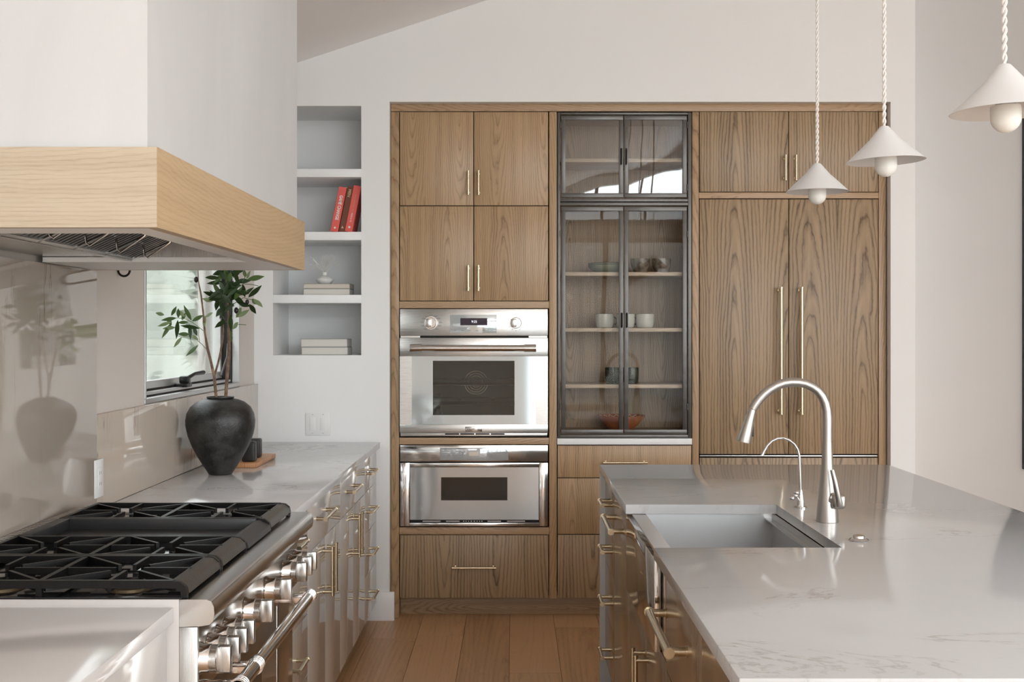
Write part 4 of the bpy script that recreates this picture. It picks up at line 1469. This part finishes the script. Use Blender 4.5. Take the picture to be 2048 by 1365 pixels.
hd_ = MB().tube([(fcx(221), YFt, fcz(340)), (fcx(200), YFt, fcz(412)), (fcx(180), YFt, fcz(488)), (fcx(163), YFt, fcz(556)), (fcx(161.5), YFt, fcz(563))], [27 * sc_, 33 * sc_, 42 * sc_, 51 * sc_, 50 * sc_], 28)
spr = hd_.build('spray_head', M_nickel, fa)
bt_ = MB()
for (xa, za), (xb, zb2) in (((236, 366), (230, 388)), ((228, 400), (222, 432)), ((222, 440), (224, 525))):
    bt_.tube([(fcx(xa), YFt, fcz(za)), (fcx(xb), YFt, fcz(zb2))], 0.0035, 10)
bt_.build('spray_buttons', M_blackp, spr)
lv = MB()
lv.tube([(fcx(745), YFt - 0.02, fcz(935)), (fcx(790), YFt - 0.03, fcz(955))], [0.016, 0.014], 20)
lv.box(fcx(742), fcx(832), YFt - 0.052, YFt - 0.022, fcz(1008), fcz(905), 0.012, 4)
lv.tube([(fcx(733), YFt - 0.054, fcz(738)), (fcx(752), YFt - 0.056, fcz(820)), (fcx(780), YFt - 0.056, fcz(960)), (fcx(783), YFt - 0.052, fcz(982))], [0.0065, 0.0075, 0.0090, 0.0085], 16)
lv.build('lever', M_nickel, fa)

YF2 = 3.845
f2x = lambda c: Px(1440 + c / 3.4125, YF2)
f2z = lambda c: Pz(720 + c / 3.4125, YF2)
f2 = empty('filtered_water_tap', (f2x(551), YF2, 0.9155), 'small slim nickel drinking water tap behind the big faucet', 'faucet')
m = MB()
m.lathe([(0, 0), (0.020, 0), (0.020, 0.003), (0.0125, 0.004), (0.0115, 0.02), (0.0078, 0.045), (0.0055, 0.056), (0, 0.056)], (f2x(551), YF2, 0.9155), 'z', 24)
m.build('base', M_chrome, f2)
p2 = [(549, 905), (546, 800), (543, 700), (540, 650), (528, 610), (506, 575), (472, 548), (432, 535), (392, 538), (354, 556), (325, 585), (302, 622), (287, 655)]
MB().tube([(f2x(x), YF2, f2z(z)) for x, z in p2], [0.0042] * (len(p2) - 2) + [0.0044, 0.0055], 12).build('spout', M_chrome, f2)
lk = MB()
lk.tube([(f2x(545), YF2 - 0.004, f2z(975)), (f2x(520), YF2 - 0.010, f2z(940)), (f2x(510), YF2 - 0.012, f2z(905))], [0.0035, 0.004, 0.005], 8)
for cx_, cz_, r_ in ((515, 905, 0.0085), (508, 925, 0.0085), (485, 942, 0.0085)):
    lk.lathe([(r_ * sin(pi * k / 8), -r_ * cos(pi * k / 8)) for k in range(9)], (f2x(cx_), YF2 - 0.014, f2z(cz_)), 'z', 14)
lk.build('lever', M_chrome, f2)
YBn = 3.233
an = MB()
an.lathe([(0, 0), (0.0255, 0), (0.0265, 0.0025), (0.0235, 0.0055), (0.0165, 0.0075), (0.0155, 0.0125), (0.0135, 0.014), (0.0, 0.0135)], (Px(1717.5, YBn), YBn, 0.9153), 'z', 36)
an.build('air_switch', M_chrome, None, label='round nickel push button on the island top beside the faucet', cat='button')

# ------------------------------------------------------------------ pendants


def pendant(px, Y, ry, tilt, label, R=0.1025):
    x, z = Px(px, Y), Pz(ry, Y)
    o = empty('pendant_lamp', (x, Y, z), label, 'pendant lamp', 'white pendant lamps above the island')
    H = 0.0925
    sh_ = MB()
    th = 0.0018
    ou = [(0.0, H), (0.0105, H), (0.0135, H - 0.003), (0.040, H * 0.62), (0.072, H * 0.30), (R, 0.0)]
    inn = [(R - 0.002, 0.0), (0.070, H * 0.30 - 0.003), (0.038, H * 0.62 - 0.004), (0.012, H - 0.006), (0, H - 0.006)]
    Mt = Matrix.Translation((x, Y, z + H)) @ Matrix.Rotation(radians(tilt), 4, 'Y') @ Matrix.Translation((-x, -Y, -z - H))
    sh_.lathe(ou + inn, (x, Y, z), 'z', 56)
    sh_.rot(Mt)
    sh_.build('lamp_shade', M_shade, o, ang=50)
    so_ = MB().lathe([(0, H - 0.007), (0.016, H - 0.008), (0.019, H - 0.03), (0.019, 0.012), (0.0, 0.012)], (x, Y, z), 'z', 28)
    so_.rot(Mt)
    so_.build('socket', M_shade, o)
    rb = 0.0290
    bu = MB()
    pr_ = [(0, 0.011), (rb * 0.97, 0.011), (rb, 0.004), (rb, -0.012)]
    for k in range(1, 9):
        a = pi / 2 * k / 8
        pr_.append((rb * cos(a), -0.012 - rb * sin(a)))
    pr_[-1] = (0, -0.012 - rb)
    bu.lathe(pr_, (x, Y, z), 'z', 32)
    bu.rot(Mt)
    bu.build('bulb', M_bulb, o)
    zt_ = zc(x) - 0.002
    cd = MB()
    n_ = int((zt_ - z - H) / 0.0045)
    for ph in (0, pi):
        pts = []
        for k in range(n_ + 1):
            zz = z + H + (zt_ - z - H) * k / n_
            a = ph + 2 * pi * (zz - z) / 0.036
            pts.append((x + 0.0030 * cos(a), Y + 0.0030 * sin(a), zz))
        cd.tube(pts, 0.0029, 6)
    cd.build('cord', M_cord, o)
    MB().lathe([(0, 0), (0.05, 0), (0.055, 0.006), (0.055, 0.022), (0, 0.022)], (x, Y, zt_ - 0.026), 'z', 32).build('ceiling_canopy', M_shade, o)
    return o


pendant(1634.5, 3.95, 384, 0, 'smallest looking and leftmost of the three white cone pendant lamps', 0.1005)
pendant(1768.5, 3.20, 323, -2.2, 'middle one of the three white cone pendant lamps')
pendant(2009, 2.36, 224, -1.5, 'white cone pendant lamp cut by the right edge of the photo', 0.1055)

# ------------------------------------------------------------------ electrical plates
YP = YW
sw = empty('light_switch', (Px(636, YP), YP - 0.004, Pz(849, YP)), 'white double rocker switch plate on the back wall above the worktop', 'switch')
bx('plate', M_white, sw, Px(611.5, YP), Px(661, YP), YP - 0.006, YP - 0.0003, Pz(871.5, YP), Pz(825.5, YP), 0.002)
for cx_ in (625.5, 646.5):
    bx('rocker', M_white, sw, Px(cx_ - 6, YP), Px(cx_ + 6, YP), YP - 0.0085, YP - 0.006, Pz(861, YP), Pz(835.5, YP), 0.001)
    for yy in (829.5, 867):
        MB().lathe([(0, -0.0075), (0.0025, -0.007), (0.003, -0.006)], (Px(cx_, YP), YP, Pz(yy, YP)), 'y', 12).build('screw', M_alu, sw)
ou_ = empty('wall_outlet', (-1.3085, 3.806, 1.013), 'white outlet plate on the beige backsplash beside the range', 'outlet')
bx('plate', M_white, ou_, -1.309, -1.3035, 3.768, 3.844, 0.953, 1.073, 0.002)
bx('socket_insert', M_white, ou_, -1.3035, -1.3010, 3.789, 3.823, 0.980, 1.047, 0.001)
for zz in (0.996, 1.030):
    bx('slot', M_gasket, ou_, -1.3012, -1.3008, 3.798, 3.800, zz - 0.005, zz + 0.005)
    bx('slot', M_gasket, ou_, -1.3012, -1.3008, 3.811, 3.813, zz - 0.005, zz + 0.005)

# black panel edge far right in the hall
bx('black_panel', M_black, None, Px(2045, 7.69), Px(2045, 7.69) + 1.2, 7.66, 7.699, Pz(940, 7.66), 2.9, 0.002,
   label='tall black framed panel on the hall wall at the right edge of the photo', cat='panel')

# ------------------------------------------------------------------ vase with olive branches
VY = 4.757
vx = Px(441, VY)
vs_ = VY / F
va = MB()
pv = [(21, 950), (23, 949), (26, 944), (34, 932), (45, 914), (56, 893), (64, 872), (68, 853), (68.5, 842), (66, 828), (59, 815), (47, 805), (34, 800), (27, 799), (25.5, 798), (27.5, 796.5), (27, 794.5), (24, 794.5)]
pi_ = [(22, 797), (24, 803), (44, 812), (60, 835), (60, 860), (40, 910), (18, 940), (0, 942)]
zbv = 0.9155
va.lathe([(0, 0)] + [(r * vs_, (950 - y) * vs_ * 1.0) for r, y in pv + pi_], (vx, VY, zbv), 'z', 56)
va.build('vase', M_vase, None, label='round mottled black pottery vase holding olive branches on the worktop', cat='vase', ang=60)

bpx = lambda cx_: 300 + cx_ / 4.708
bpy_ = lambda cy_: 530 + cy_ / 4.708


def bp(cx_, cy_, Y): return Vector((Px(bpx(cx_), Y), Y, Pz(bpy_(cy_), Y)))


rl = random.Random(11)


def leaf(parent, base, tip, wid, mat, curl=0.07, face=None):
    base, tip = Vector(base), Vector(tip)
    tip = base + (tip - base) * 1.12
    d = tip - base
    L = d.length
    d.normalize()
    view = Vector((rl.uniform(-0.5, 0.5), -1, rl.uniform(-0.4, 0.4))).normalized() if face is None else face
    side = d.cross(view).normalized()
    nn = side.cross(d).normalized()
    m = MB()
    prev = None
    N = 7
    rows = []
    for i in range(N + 1):
        t = i / N
        w_ = wid * (sin(pi * min(1, t * 0.97 + 0.02)) ** 1.0) * (1.0 - 0.25 * t)
        if i in (0, N): w_ = wid * 0.04
        c = base + d * L * t + nn * curl * L * sin(pi * t) * 0.6
        rows.append([m.bm.verts.new(c - side * w_ - nn * w_ * 0.25), m.bm.verts.new(c), m.bm.verts.new(c + side * w_ - nn * w_ * 0.25)])
    for a, b_ in zip(rows, rows[1:]):
        m.bm.faces.new((a[0], a[1], b_[1], b_[0]))
        m.bm.faces.new((a[1], a[2], b_[2], b_[1]))
    return m.build('leaf', mat, parent, ang=80)


def olive(parent, c, r=0.010):
    m = MB()
    m.lathe([(r * 0.72 * sin(pi * k / 8), -r * cos(pi * k / 8)) for k in range(9)], c, 'z', 14)
    m.build('olive', M_olive, parent)


# left forked branch, leaning towards the camera
brL = empty('olive_branch', (vx, VY, 1.18), 'left olive branch in the vase, forked, spreading pale leaves across the window', 'branch')


def Yl(cx_): return 4.73 - max(0, (520 - cx_)) / 460 * 0.22


stemL = [(630, 1330, 4.745), (625, 1265, 4.745), (605, 1050, 4.74), (570, 900, 4.735), (540, 780, 4.73), (515, 630, 4.73), (500, 440, 4.73), (480, 280, 4.73), (455, 150, 4.73), (452, 60, 4.73), (450, -60, 4.73)]
MB().tube([bp(*q) for q in stemL], [0.0056, 0.0056, 0.0060, 0.0050, 0.0052, 0.0040, 0.0034, 0.0034, 0.002, 0.0016, 0.001], 10).build('stem', M_bark, brL)
MB().tube([bp(605, 1050, 4.74), bp(640, 930, 4.75), bp(665, 820, 4.76), bp(685, 700, 4.77), bp(690, 620, 4.77), bp(690, 560, 4.77)], [0.0042, 0.004, 0.004, 0.0042, 0.0036, 0.002], 10).build('stem', M_bark, brL)
for tw in ([(515, 630), (450, 580), (395, 540), (340, 512), (270, 500), (200, 505), (150, 500)], [(525, 790), (490, 750), (440, 705), (370, 675), (310, 680)], [(468, 720), (458, 660), (462, 600)]):
    MB().tube([bp(a, b_, Yl(a)) for a, b_ in tw], 0.0013, 6).build('twig', M_leafl, brL)
LL = [(390, 525, 325, 395, 'm'), (330, 490, 260, 430, 'l'), (200, 480, 245, 400, 'm'), (395, 530, 495, 480, 'm'), (250, 500, 120, 520, 'm'), (200, 540, 85, 575, 'l'),
      (205, 545, 120, 678, 'm'), (262, 520, 250, 680, 'd'), (360, 540, 270, 545, 'm'), (372, 560, 380, 692, 'b'), (470, 600, 305, 575, 'd'), (410, 590, 440, 660, 'b'),
      (375, 655, 272, 652, 'm'), (300, 680, 230, 770, 'l'), (455, 755, 350, 850, 'm'), (135, 472, 60, 455, 'l'), (520, 480, 505, 580, 'l'), (520, 490, 585, 455, 'l'),
      (265, 500, 268, 420, 'm'), (240, 590, 130, 600, 'l'), (160, 500, 200, 560, 'm'), (300, 520, 330, 460, 'm'), (590, 345, 500, 320, 'l'), (395, 668, 450, 700, 'l')]
MM = {'d': M_leafd, 'm': M_leafm, 'l': M_leafl, 'b': M_leafb}
for a, b_, c, d_, k in LL:
    y_ = Yl((a + c) / 2) + rl.uniform(-0.02, 0.02)
    leaf(brL, bp(a, b_, y_), bp(c, d_, y_ - rl.uniform(0, 0.03)), rl.uniform(0.0075, 0.0095), MM[k])
olive(brL, bp(435, 140, 4.73), 0.012)
# right branch
brR = empty('olive_branch', (vx, VY, 1.18), 'right olive branch in the vase with a dense crown of dark leaves', 'branch')
stemR = [(708, 1330, 4.765), (712, 1265, 4.765), (730, 1000, 4.765), (742, 860, 4.77), (745, 780, 4.77), (740, 640, 4.77), (735, 420, 4.77), (728, 250, 4.77), (715, 60, 4.77), (710, -120, 4.77)]
MB().tube([bp(*q) for q in stemR], [0.0062, 0.0062, 0.0070, 0.0062, 0.0066, 0.0060, 0.0048, 0.0040, 0.0028, 0.001], 10).build('stem', M_bark, brR)
for tw in ([(735, 420), (800, 360), (880, 310), (960, 330), (1040, 380)], [(730, 300), (820, 220), (880, 180), (960, 185), (1020, 200)], [(725, 250), (640, 290), (560, 320)], [(740, 560), (700, 520), (680, 480)], [(870, 160), (900, 110), (935, 65)], [(745, 640), (800, 560), (905, 565)]):
    MB().tube([bp(a, b_, 4.75) for a, b_ in tw], 0.0014, 6).build('twig', M_leafm, brR)
RL = [(700, 160, 550, 175, 'd'), (670, 300, 598, 175, 'm'), (640, 300, 515, 258, 'd'), (722, 190, 725, 40, 'm'), (690, 62, 600, 90, 'd'), (760, 70, 870, 58, 'd'), (795, 50, 830, 185, 'd'),
      (915, 138, 1060, 112, 'm'), (890, 115, 892, 55, 'l'), (905, 130, 942, 65, 'l'), (925, 308, 1038, 205, 'd'), (870, 290, 968, 220, 'd'), (872, 180, 892, 295, 'd'), (742, 165, 690, 285, 'd'),
      (850, 180, 730, 305, 'b'), (730, 350, 865, 240, 'd'), (830, 362, 935, 388, 'd'), (935, 370, 992, 452, 'd'), (640, 320, 622, 420, 'd'), (690, 395, 628, 480, 'b'), (755, 465, 765, 612, 'd'),
      (712, 520, 620, 586, 'd'), (695, 345, 785, 385, 'b'), (975, 320, 1052, 392, 'l'), (820, 495, 925, 430, 'l'), (790, 150, 700, 230, 'b'), (690, 300, 565, 330, 'd'), (700, 240, 655, 165, 'b'),
      (780, 300, 870, 345, 'd'), (760, 200, 850, 165, 'd'), (720, 300, 640, 380, 'd'), (760, 70, 745, 150, 'm'), (700, 420, 660, 500, 'd'), (770, 680, 740, 620, 'm'), (745, 640, 768, 715, 'm'),
      (820, 230, 760, 340, 'd'), (700, 120, 640, 40, 'd'), (960, 320, 1010, 370, 'm'), (780, 120, 850, 60, 'd'), (735, 150, 700, 50, 'm'), (800, 250, 720, 250, 'd'), (640, 360, 600, 310, 'd'),
      (720, 0, 640, -60, 'd'), (725, 0, 810, -50, 'd'), (715, -50, 700, -150, 'm'), (712, -80, 770, -140, 'm'), (860, 400, 815, 490, 'l'), (830, 540, 780, 600, 'l')]
for _ in range(26):
    aa = rl.uniform(0, 2 * pi)
    bx_, by_ = 745 + rl.gauss(0, 55), 260 + rl.gauss(0, 95)
    LLn = rl.uniform(110, 150)
    RL.append((bx_, by_, bx_ + cos(aa) * LLn, by_ + sin(aa) * LLn * 0.8, rl.choice('dddmb')))
for a, b_, c, d_, k in RL:
    y_ = 4.755 + rl.uniform(-0.05, 0.04)
    leaf(brR, bp(a, b_, y_), bp(c, d_, y_ - rl.uniform(-0.02, 0.04)), rl.uniform(0.0095, 0.0125), MM[k])
olive(brR, bp(812, 430, 4.71), 0.0125)
olive(brR, bp(915, 350, 4.71), 0.0105)

# board and two dark boxes behind the vase
bdm = MB().box(-1.235, Px(512, 4.98), 4.98, 5.39, 0.9153, 0.935, 0.002)
bdm.build('serving_board', M_board, None, label='small wooden serving board lying behind the black vase', cat='board')
for px0, px1, ya, top, lab in ((497, 509, 5.02, 884, 'nearer of two dark square jars on the wooden board'), (509.3, 519.5, 5.19, 878.5, 'farther and taller looking dark jar on the wooden board')):
    x1 = Px(px1, ya)
    o = MB().box(x1 - 0.055, x1, ya, ya + 0.055, 0.9355, Pz(top, ya), 0.008, 3).build('square_jar', M_blackp, None, label=lab, cat='jar', group='dark jars on the serving board')

# ------------------------------------------------------------------ niche items
shz = [Pz(464, YW), Pz(590, YW), nz0]


def book_up(px0, wpx, hpx, mat, label, lean, d=0.17, cover=None, y0=6.24):
    """book standing upright and leaning right; px0 = bottom-left pixel of the spine"""
    Y = y0
    x0 = Px(px0, Y)
    w_ = wpx * Y / F
    h_ = hpx * Y / F
    z = shz[0] + 0.0005
    o = empty('book', (x0 + w_ / 2, Y + d / 2, z), label, 'book', 'books leaning on the niche shelf')
    dz = w_ * sin(lean)
    T = Matrix.Translation((x0, 0, z)) @ Matrix.Rotation(lean, 4, 'Y') @ Matrix.Translation((0, 0, 0))
    # leaning right: rests on its lower right edge
    T = Matrix.Translation((x0, 0, z + w_ * sin(lean))) @ Matrix.Rotation(lean, 4, 'Y')
    c = MB()
    c.box(0, 0.003, Y, Y + d, 0, h_, 0.0005, 1)
    c.box(w_ - 0.003, w_, Y, Y + d, 0, h_, 0.0005, 1)
    c.box(0.0005, w_ - 0.0005, Y - 0.001, Y + 0.003, 0, h_, 0.001, 1)
    c.rot(T)
    co = c.build('cover', mat, o)
    pg = MB().box(0.003, w_ - 0.003, Y + 0.004, Y + d - 0.004, 0.003, h_ - 0.003)
    pg.rot(T)
    pg.build('pages', M_page, o)
    return o, T, w_, h_, Y


def spine(o, T, txt, cx_, cz_, size, mat, Y, bold=0.0, sx=1.0, rot=-90):
    p = T @ Vector((cx_, 0, cz_))
    ang = math.atan2(T[0][2], T[0][0])
    R = Matrix.Rotation(ang, 4, 'Y') @ FACE_Y @ Matrix.Rotation(radians(rot), 4, 'Z')
    text_mesh('spine_text', txt, size, mat, o, (p.x, Y - 0.0016, p.z), R, 0.0003, bold=bold, sx=sx)


LE = radians(11.3)
o, T, w_, h_, Y = book_up(660.5, 15.5, 91, M_red, 'bright red book at the left of the three leaning books, white title on its spine', LE)
spine(o, T, 'GAME CHANGE', w_ * 0.52, h_ * 0.54, 0.0235, M_print, Y, bold=0.0006, sx=0.78)
mm = MB().lathe([(0, -0.0008), (0.005, -0.0008), (0.005, 0)], (0, 0, 0), 'y', 16)
p = T @ Vector((w_ * 0.5, 0, h_ * 0.09))
mm.rot(Matrix.Translation((p.x, Y - 0.001, p.z)))
mm.build('emblem', M_print, o)
o, T, w_, h_, Y = book_up(677.5, 11.5, 93, M_brown, 'dark brown book standing between the two red books', LE)
spine(o, T, 'MEN', w_ * 0.5, h_ * 0.85, 0.020, M_gold, Y, bold=0.0004, rot=-90)
mm = MB().prism([(-0.007, -0.005), (0.007, -0.005), (0, 0.009)], 'y', 0, 0.0008)
p = T @ Vector((w_ * 0.5, 0, h_ * 0.10))
mm.rot(Matrix.Translation((p.x, Y - 0.002, p.z)))
mm.build('emblem', M_gold, o)
o, T, w_, h_, Y = book_up(689.5, 15, 94, M_red, 'red book at the right of the three, leaning on the niche wall', LE)
spine(o, T, 'THE ROAD TO', w_ * 0.5, h_ * 0.62, 0.009, M_gold, Y, sx=1.6)
spine(o, T, 'RESULTS', w_ * 0.5, h_ * 0.31, 0.0115, M_print, Y, sx=1.1)
mm = MB().lathe([(0, -0.0008), (0.0055, -0.0008), (0.0055, 0)], (0, 0, 0), 'y', 16)
p = T @ Vector((w_ * 0.5, 0, h_ * 0.10))
mm.rot(Matrix.Translation((p.x, Y - 0.001, p.z)))
mm.build('emblem', M_print, o)


def flat_book(pxa, pxb, pya, pyb, zbase, pm, cm, label, Y=6.27, d=0.16):
    x0, x1 = Px(pxa, Y), Px(pxb, Y)
    h_ = (pyb - pya) * Y / F
    z0 = zbase + 0.0004
    o = empty('book', ((x0 + x1) / 2, Y + d / 2, z0), label, 'book', 'books lying flat in the niche')
    t_ = 0.0022
    c = MB()
    c.box(x0 - 0.002, x1 + 0.002, Y - 0.003, Y + d + 0.003, z0, z0 + t_, 0.0005, 1)
    c.box(x0 - 0.002, x1 + 0.002, Y - 0.003, Y + d + 0.003, z0 + h_ - t_, z0 + h_, 0.0005, 1)
    c.box(x0 - 0.002, x1 + 0.002, Y + d, Y + d + 0.003, z0 + t_, z0 + h_ - t_)
    c.build('cover', cm, o)
    MB().box(x0, x1, Y, Y + d - 0.0002, z0 + t_ + 0.0001, z0 + h_ - t_ - 0.0001, 0.0005, 1).build('pages', pm, o)
    return z0 + h_


zz = flat_book(607, 699, 577, 590, shz[1], M_page, M_cover, 'white paged book at the bottom of the stack below the white vase')
zz = flat_book(608, 699, 567, 577, zz, M_cream, M_cover, 'cream paged book directly under the small white vase')
vzx, vzy = Px(649.5, 6.33), 6.33
v2 = MB()
v2.lathe([(0, 0), (0.030, 0), (0.038, 0.006), (0.0455, 0.018), (0.0455, 0.024), (0.038, 0.034), (0.022, 0.041), (0.0125, 0.044), (0.011, 0.052), (0.0125, 0.061), (0.0115, 0.062), (0.009, 0.052), (0.008, 0.040), (0, 0.038)], (vzx, vzy, zz + 0.0005), 'z', 36)
v2.build('bud_vase', M_ceram, None, label='small squat white vase on the stack of two books in the niche', cat='vase')
df = MB()
rf = random.Random(4)
top = Vector((vzx, vzy, zz + 0.056))
for i in range(34):
    a = rf.uniform(-1.15, 1.0)
    L = rf.uniform(0.05, 0.10)
    e = top + Vector((sin(a) * L * 1.1, rf.uniform(-0.03, 0.03), cos(a) * L * 0.95))
    mid = (top + e) / 2 + Vector((0, 0, 0.008))
    df.tube([top, mid, e], [0.0005, 0.0004, 0.0003], 4)
    for k in range(9):
        q = e + Vector((rf.gauss(0, 0.010), rf.gauss(0, 0.007), rf.gauss(0, 0.009)))
        df.tube([mid, q], 0.00025, 3, caps=False)
        r_ = rf.uniform(0.0010, 0.0020)
        df.lathe([(0, -r_), (r_, 0), (0, r_)], q, 'z', 5)
df.build('dried_flowers', M_flower, None, label='wispy white dried flowers standing in the small white vase', cat='flowers', kind='stuff')
zz = flat_book(603.5, 695, 695, 710.6, shz[2], M_page, M_cover, 'lower of the two grey-white books on the bottom niche shelf')
zz = flat_book(602.5, 694, 678.5, 695, zz, M_page, M_cover, 'upper of the two grey-white books on the bottom niche shelf')

# ------------------------------------------------------------------ crockery in the display cabinet
YC = 6.38


def mug(px, Y, z, r, h, mat, label, group, hside=1, rim=True, name='mug', handle_=True, hang=0):
    x = Px(px, Y)
    o = empty(name, (x, Y, z), label, 'mug' if handle_ else 'cup', group)
    m = MB()
    t_ = 0.003
    m.lathe([(0, 0), (r * 0.74, 0), (r * 0.90, 0.006), (r * 0.98, h * 0.35), (r, h * 0.7), (r, h), (r - t_, h), (r - t_, h * 0.5), (r * 0.7, 0.006), (0, 0.005)], (x, Y, z + 0.0004), 'z', 36)
    m.build('body', mat, o, ang=50)
    if rim:
        MB().torus((x, Y, z + h + 0.0006), r - t_ / 2, 0.0016, 'z', 36, 6).build('rim', M_rim, o)
    if handle_:
        hh = MB()
        pts = []
        for k in range(9):
            a = -pi / 2 + pi * k / 8
            dx = (r * 0.96 + 0.019 * cos(a))
            pts.append(Vector((dx * cos(hang) * hside, dx * sin(hang), h * 0.52 + h * 0.27 * sin(a))))
        hh.tube([Vector((x, Y, z)) + q for q in pts], 0.0038, 8)
        hh.build('handle', M_rim if mat != M_greenc else mat, o)
    return o


sA, sB, sCz, sBot = SZ['a'] + 0.0004, SZ['b'] + 0.0004, SZ['c'] + 0.0004, fz(866) + 0.0004
mug(1209, YC, sB, 0.0480, 0.0735, M_mug, 'leftmost pale glazed mug on the middle shelf of the glass cabinet', 'pale mugs in the glass cabinet')
mug(1251, YC, sB, 0.0480, 0.0735, M_mug, 'middle pale glazed mug behind the steel door edge', 'pale mugs in the glass cabinet', hang=0.25)
mug(1290, YC, sB, 0.0480, 0.0735, M_mug, 'rightmost pale glazed mug on the middle shelf of the glass cabinet', 'pale mugs in the glass cabinet', hang=2.2)
mug(1225.5, YC, sCz, 0.0420, 0.0850, M_greenc, 'left dark green glazed mug on the third shelf of the glass cabinet', 'dark green mugs', hang=0.3, rim=False)
mug(1261.5, YC, sCz, 0.0420, 0.0850, M_greenc, 'right dark green glazed mug on the third shelf of the glass cabinet', 'dark green mugs', hang=1.2, rim=False)
for px, lab in ((1280.5, 'left ribbed smoky cup on the upper shelf of the glass cabinet'), (1323, 'right ribbed smoky cup on the upper shelf of the glass cabinet')):
    x = Px(px, YC)
    m = MB()
    prf = [(0, 0), (0.034, 0), (0.036, 0.004), (0.037, 0.014), (0.041, 0.020), (0.046, 0.032), (0.049, 0.050), (0.0495, 0.074), (0.047, 0.074), (0.045, 0.040), (0.034, 0.022), (0, 0.018)]
    m.lathe(prf, (x, YC, sA), 'z', 48)
    for v in m.bm.verts:
        dx, dy = v.co.x - x, v.co.y - YC
        rr_ = sqrt(dx * dx + dy * dy)
        if rr_ > 0.030 and v.co.z - sA > 0.016:
            a = math.atan2(dy, dx)
            f_ = 1 + 0.012 * (1 if int(round(a / (2 * pi) * 48)) % 2 else -1)
            v.co.x, v.co.y = x + dx * f_, YC + dy * f_
    cu = m.build('ribbed_cup', M_cup, None, label=lab, cat='cup', group='ribbed smoky cups')
bz_ = sA
for i, lab in enumerate(('lower of two stacked sage green shallow bowls on the upper shelf', 'upper of two stacked sage green shallow bowls on the upper shelf')):
    x = Px(1217, YC)
    m = MB()
    m.lathe([(0, 0), (0.060, 0), (0.066, 0.004), (0.092, 0.018), (0.104, 0.032), (0.107, 0.040), (0.104, 0.0405), (0.100, 0.033), (0.088, 0.021), (0.062, 0.008), (0, 0.007)], (x, YC + 0.02, bz_ + i * 0.0095), 'z', 48)
    if i == 0:
        pass
    else:
        m.rot(Matrix.Identity(4))
    b_o = empty('shallow_bowl', (x, YC + 0.02, bz_ + i * 0.0095), lab, 'bowl', 'sage green bowls')
    m.build('bowl', M_bowl, b_o, ang=50)
    MB().torus((x, YC + 0.02, bz_ + i * 0.0095 + 0.0408), 0.1055, 0.0015, 'z', 48, 6).build('rim', M_rim, b_o)
xb = Px(1243, YC + 0.02)
tb = empty('terracotta_bowl', (xb, YC + 0.02, sBot), 'wide terracotta bowl with a zigzag rim at the bottom of the glass cabinet', 'bowl')
m = MB()
m.lathe([(0, 0), (0.058, 0), (0.062, 0.003), (0.090, 0.034), (0.115, 0.062), (0.128, 0.078), (0.126, 0.0795), (0.112, 0.068), (0.085, 0.038), (0.056, 0.008), (0, 0.007)], (xb, YC + 0.02, sBot), 'z', 48)
m.build('bowl', M_terra, tb, ang=50)
zg = MB()
nz_ = 40
for k in range(nz_):
    a0_, a1_ = 2 * pi * k / nz_, 2 * pi * (k + 1) / nz_
    r0_, r1_ = (0.1215, 0.106) if k % 2 else (0.106, 0.1215)
    h0_, h1_ = (0.0765, 0.0640) if k % 2 else (0.0640, 0.0765)
    zg.tube([(xb + r0_ * cos(a0_), YC + 0.02 + r0_ * sin(a0_), sBot + h0_), (xb + r1_ * cos(a1_), YC + 0.02 + r1_ * sin(a1_), sBot + h1_)], 0.0011, 5)
zg.build('zigzag_pattern', M_print, tb, label='white zigzag line inside the rim')
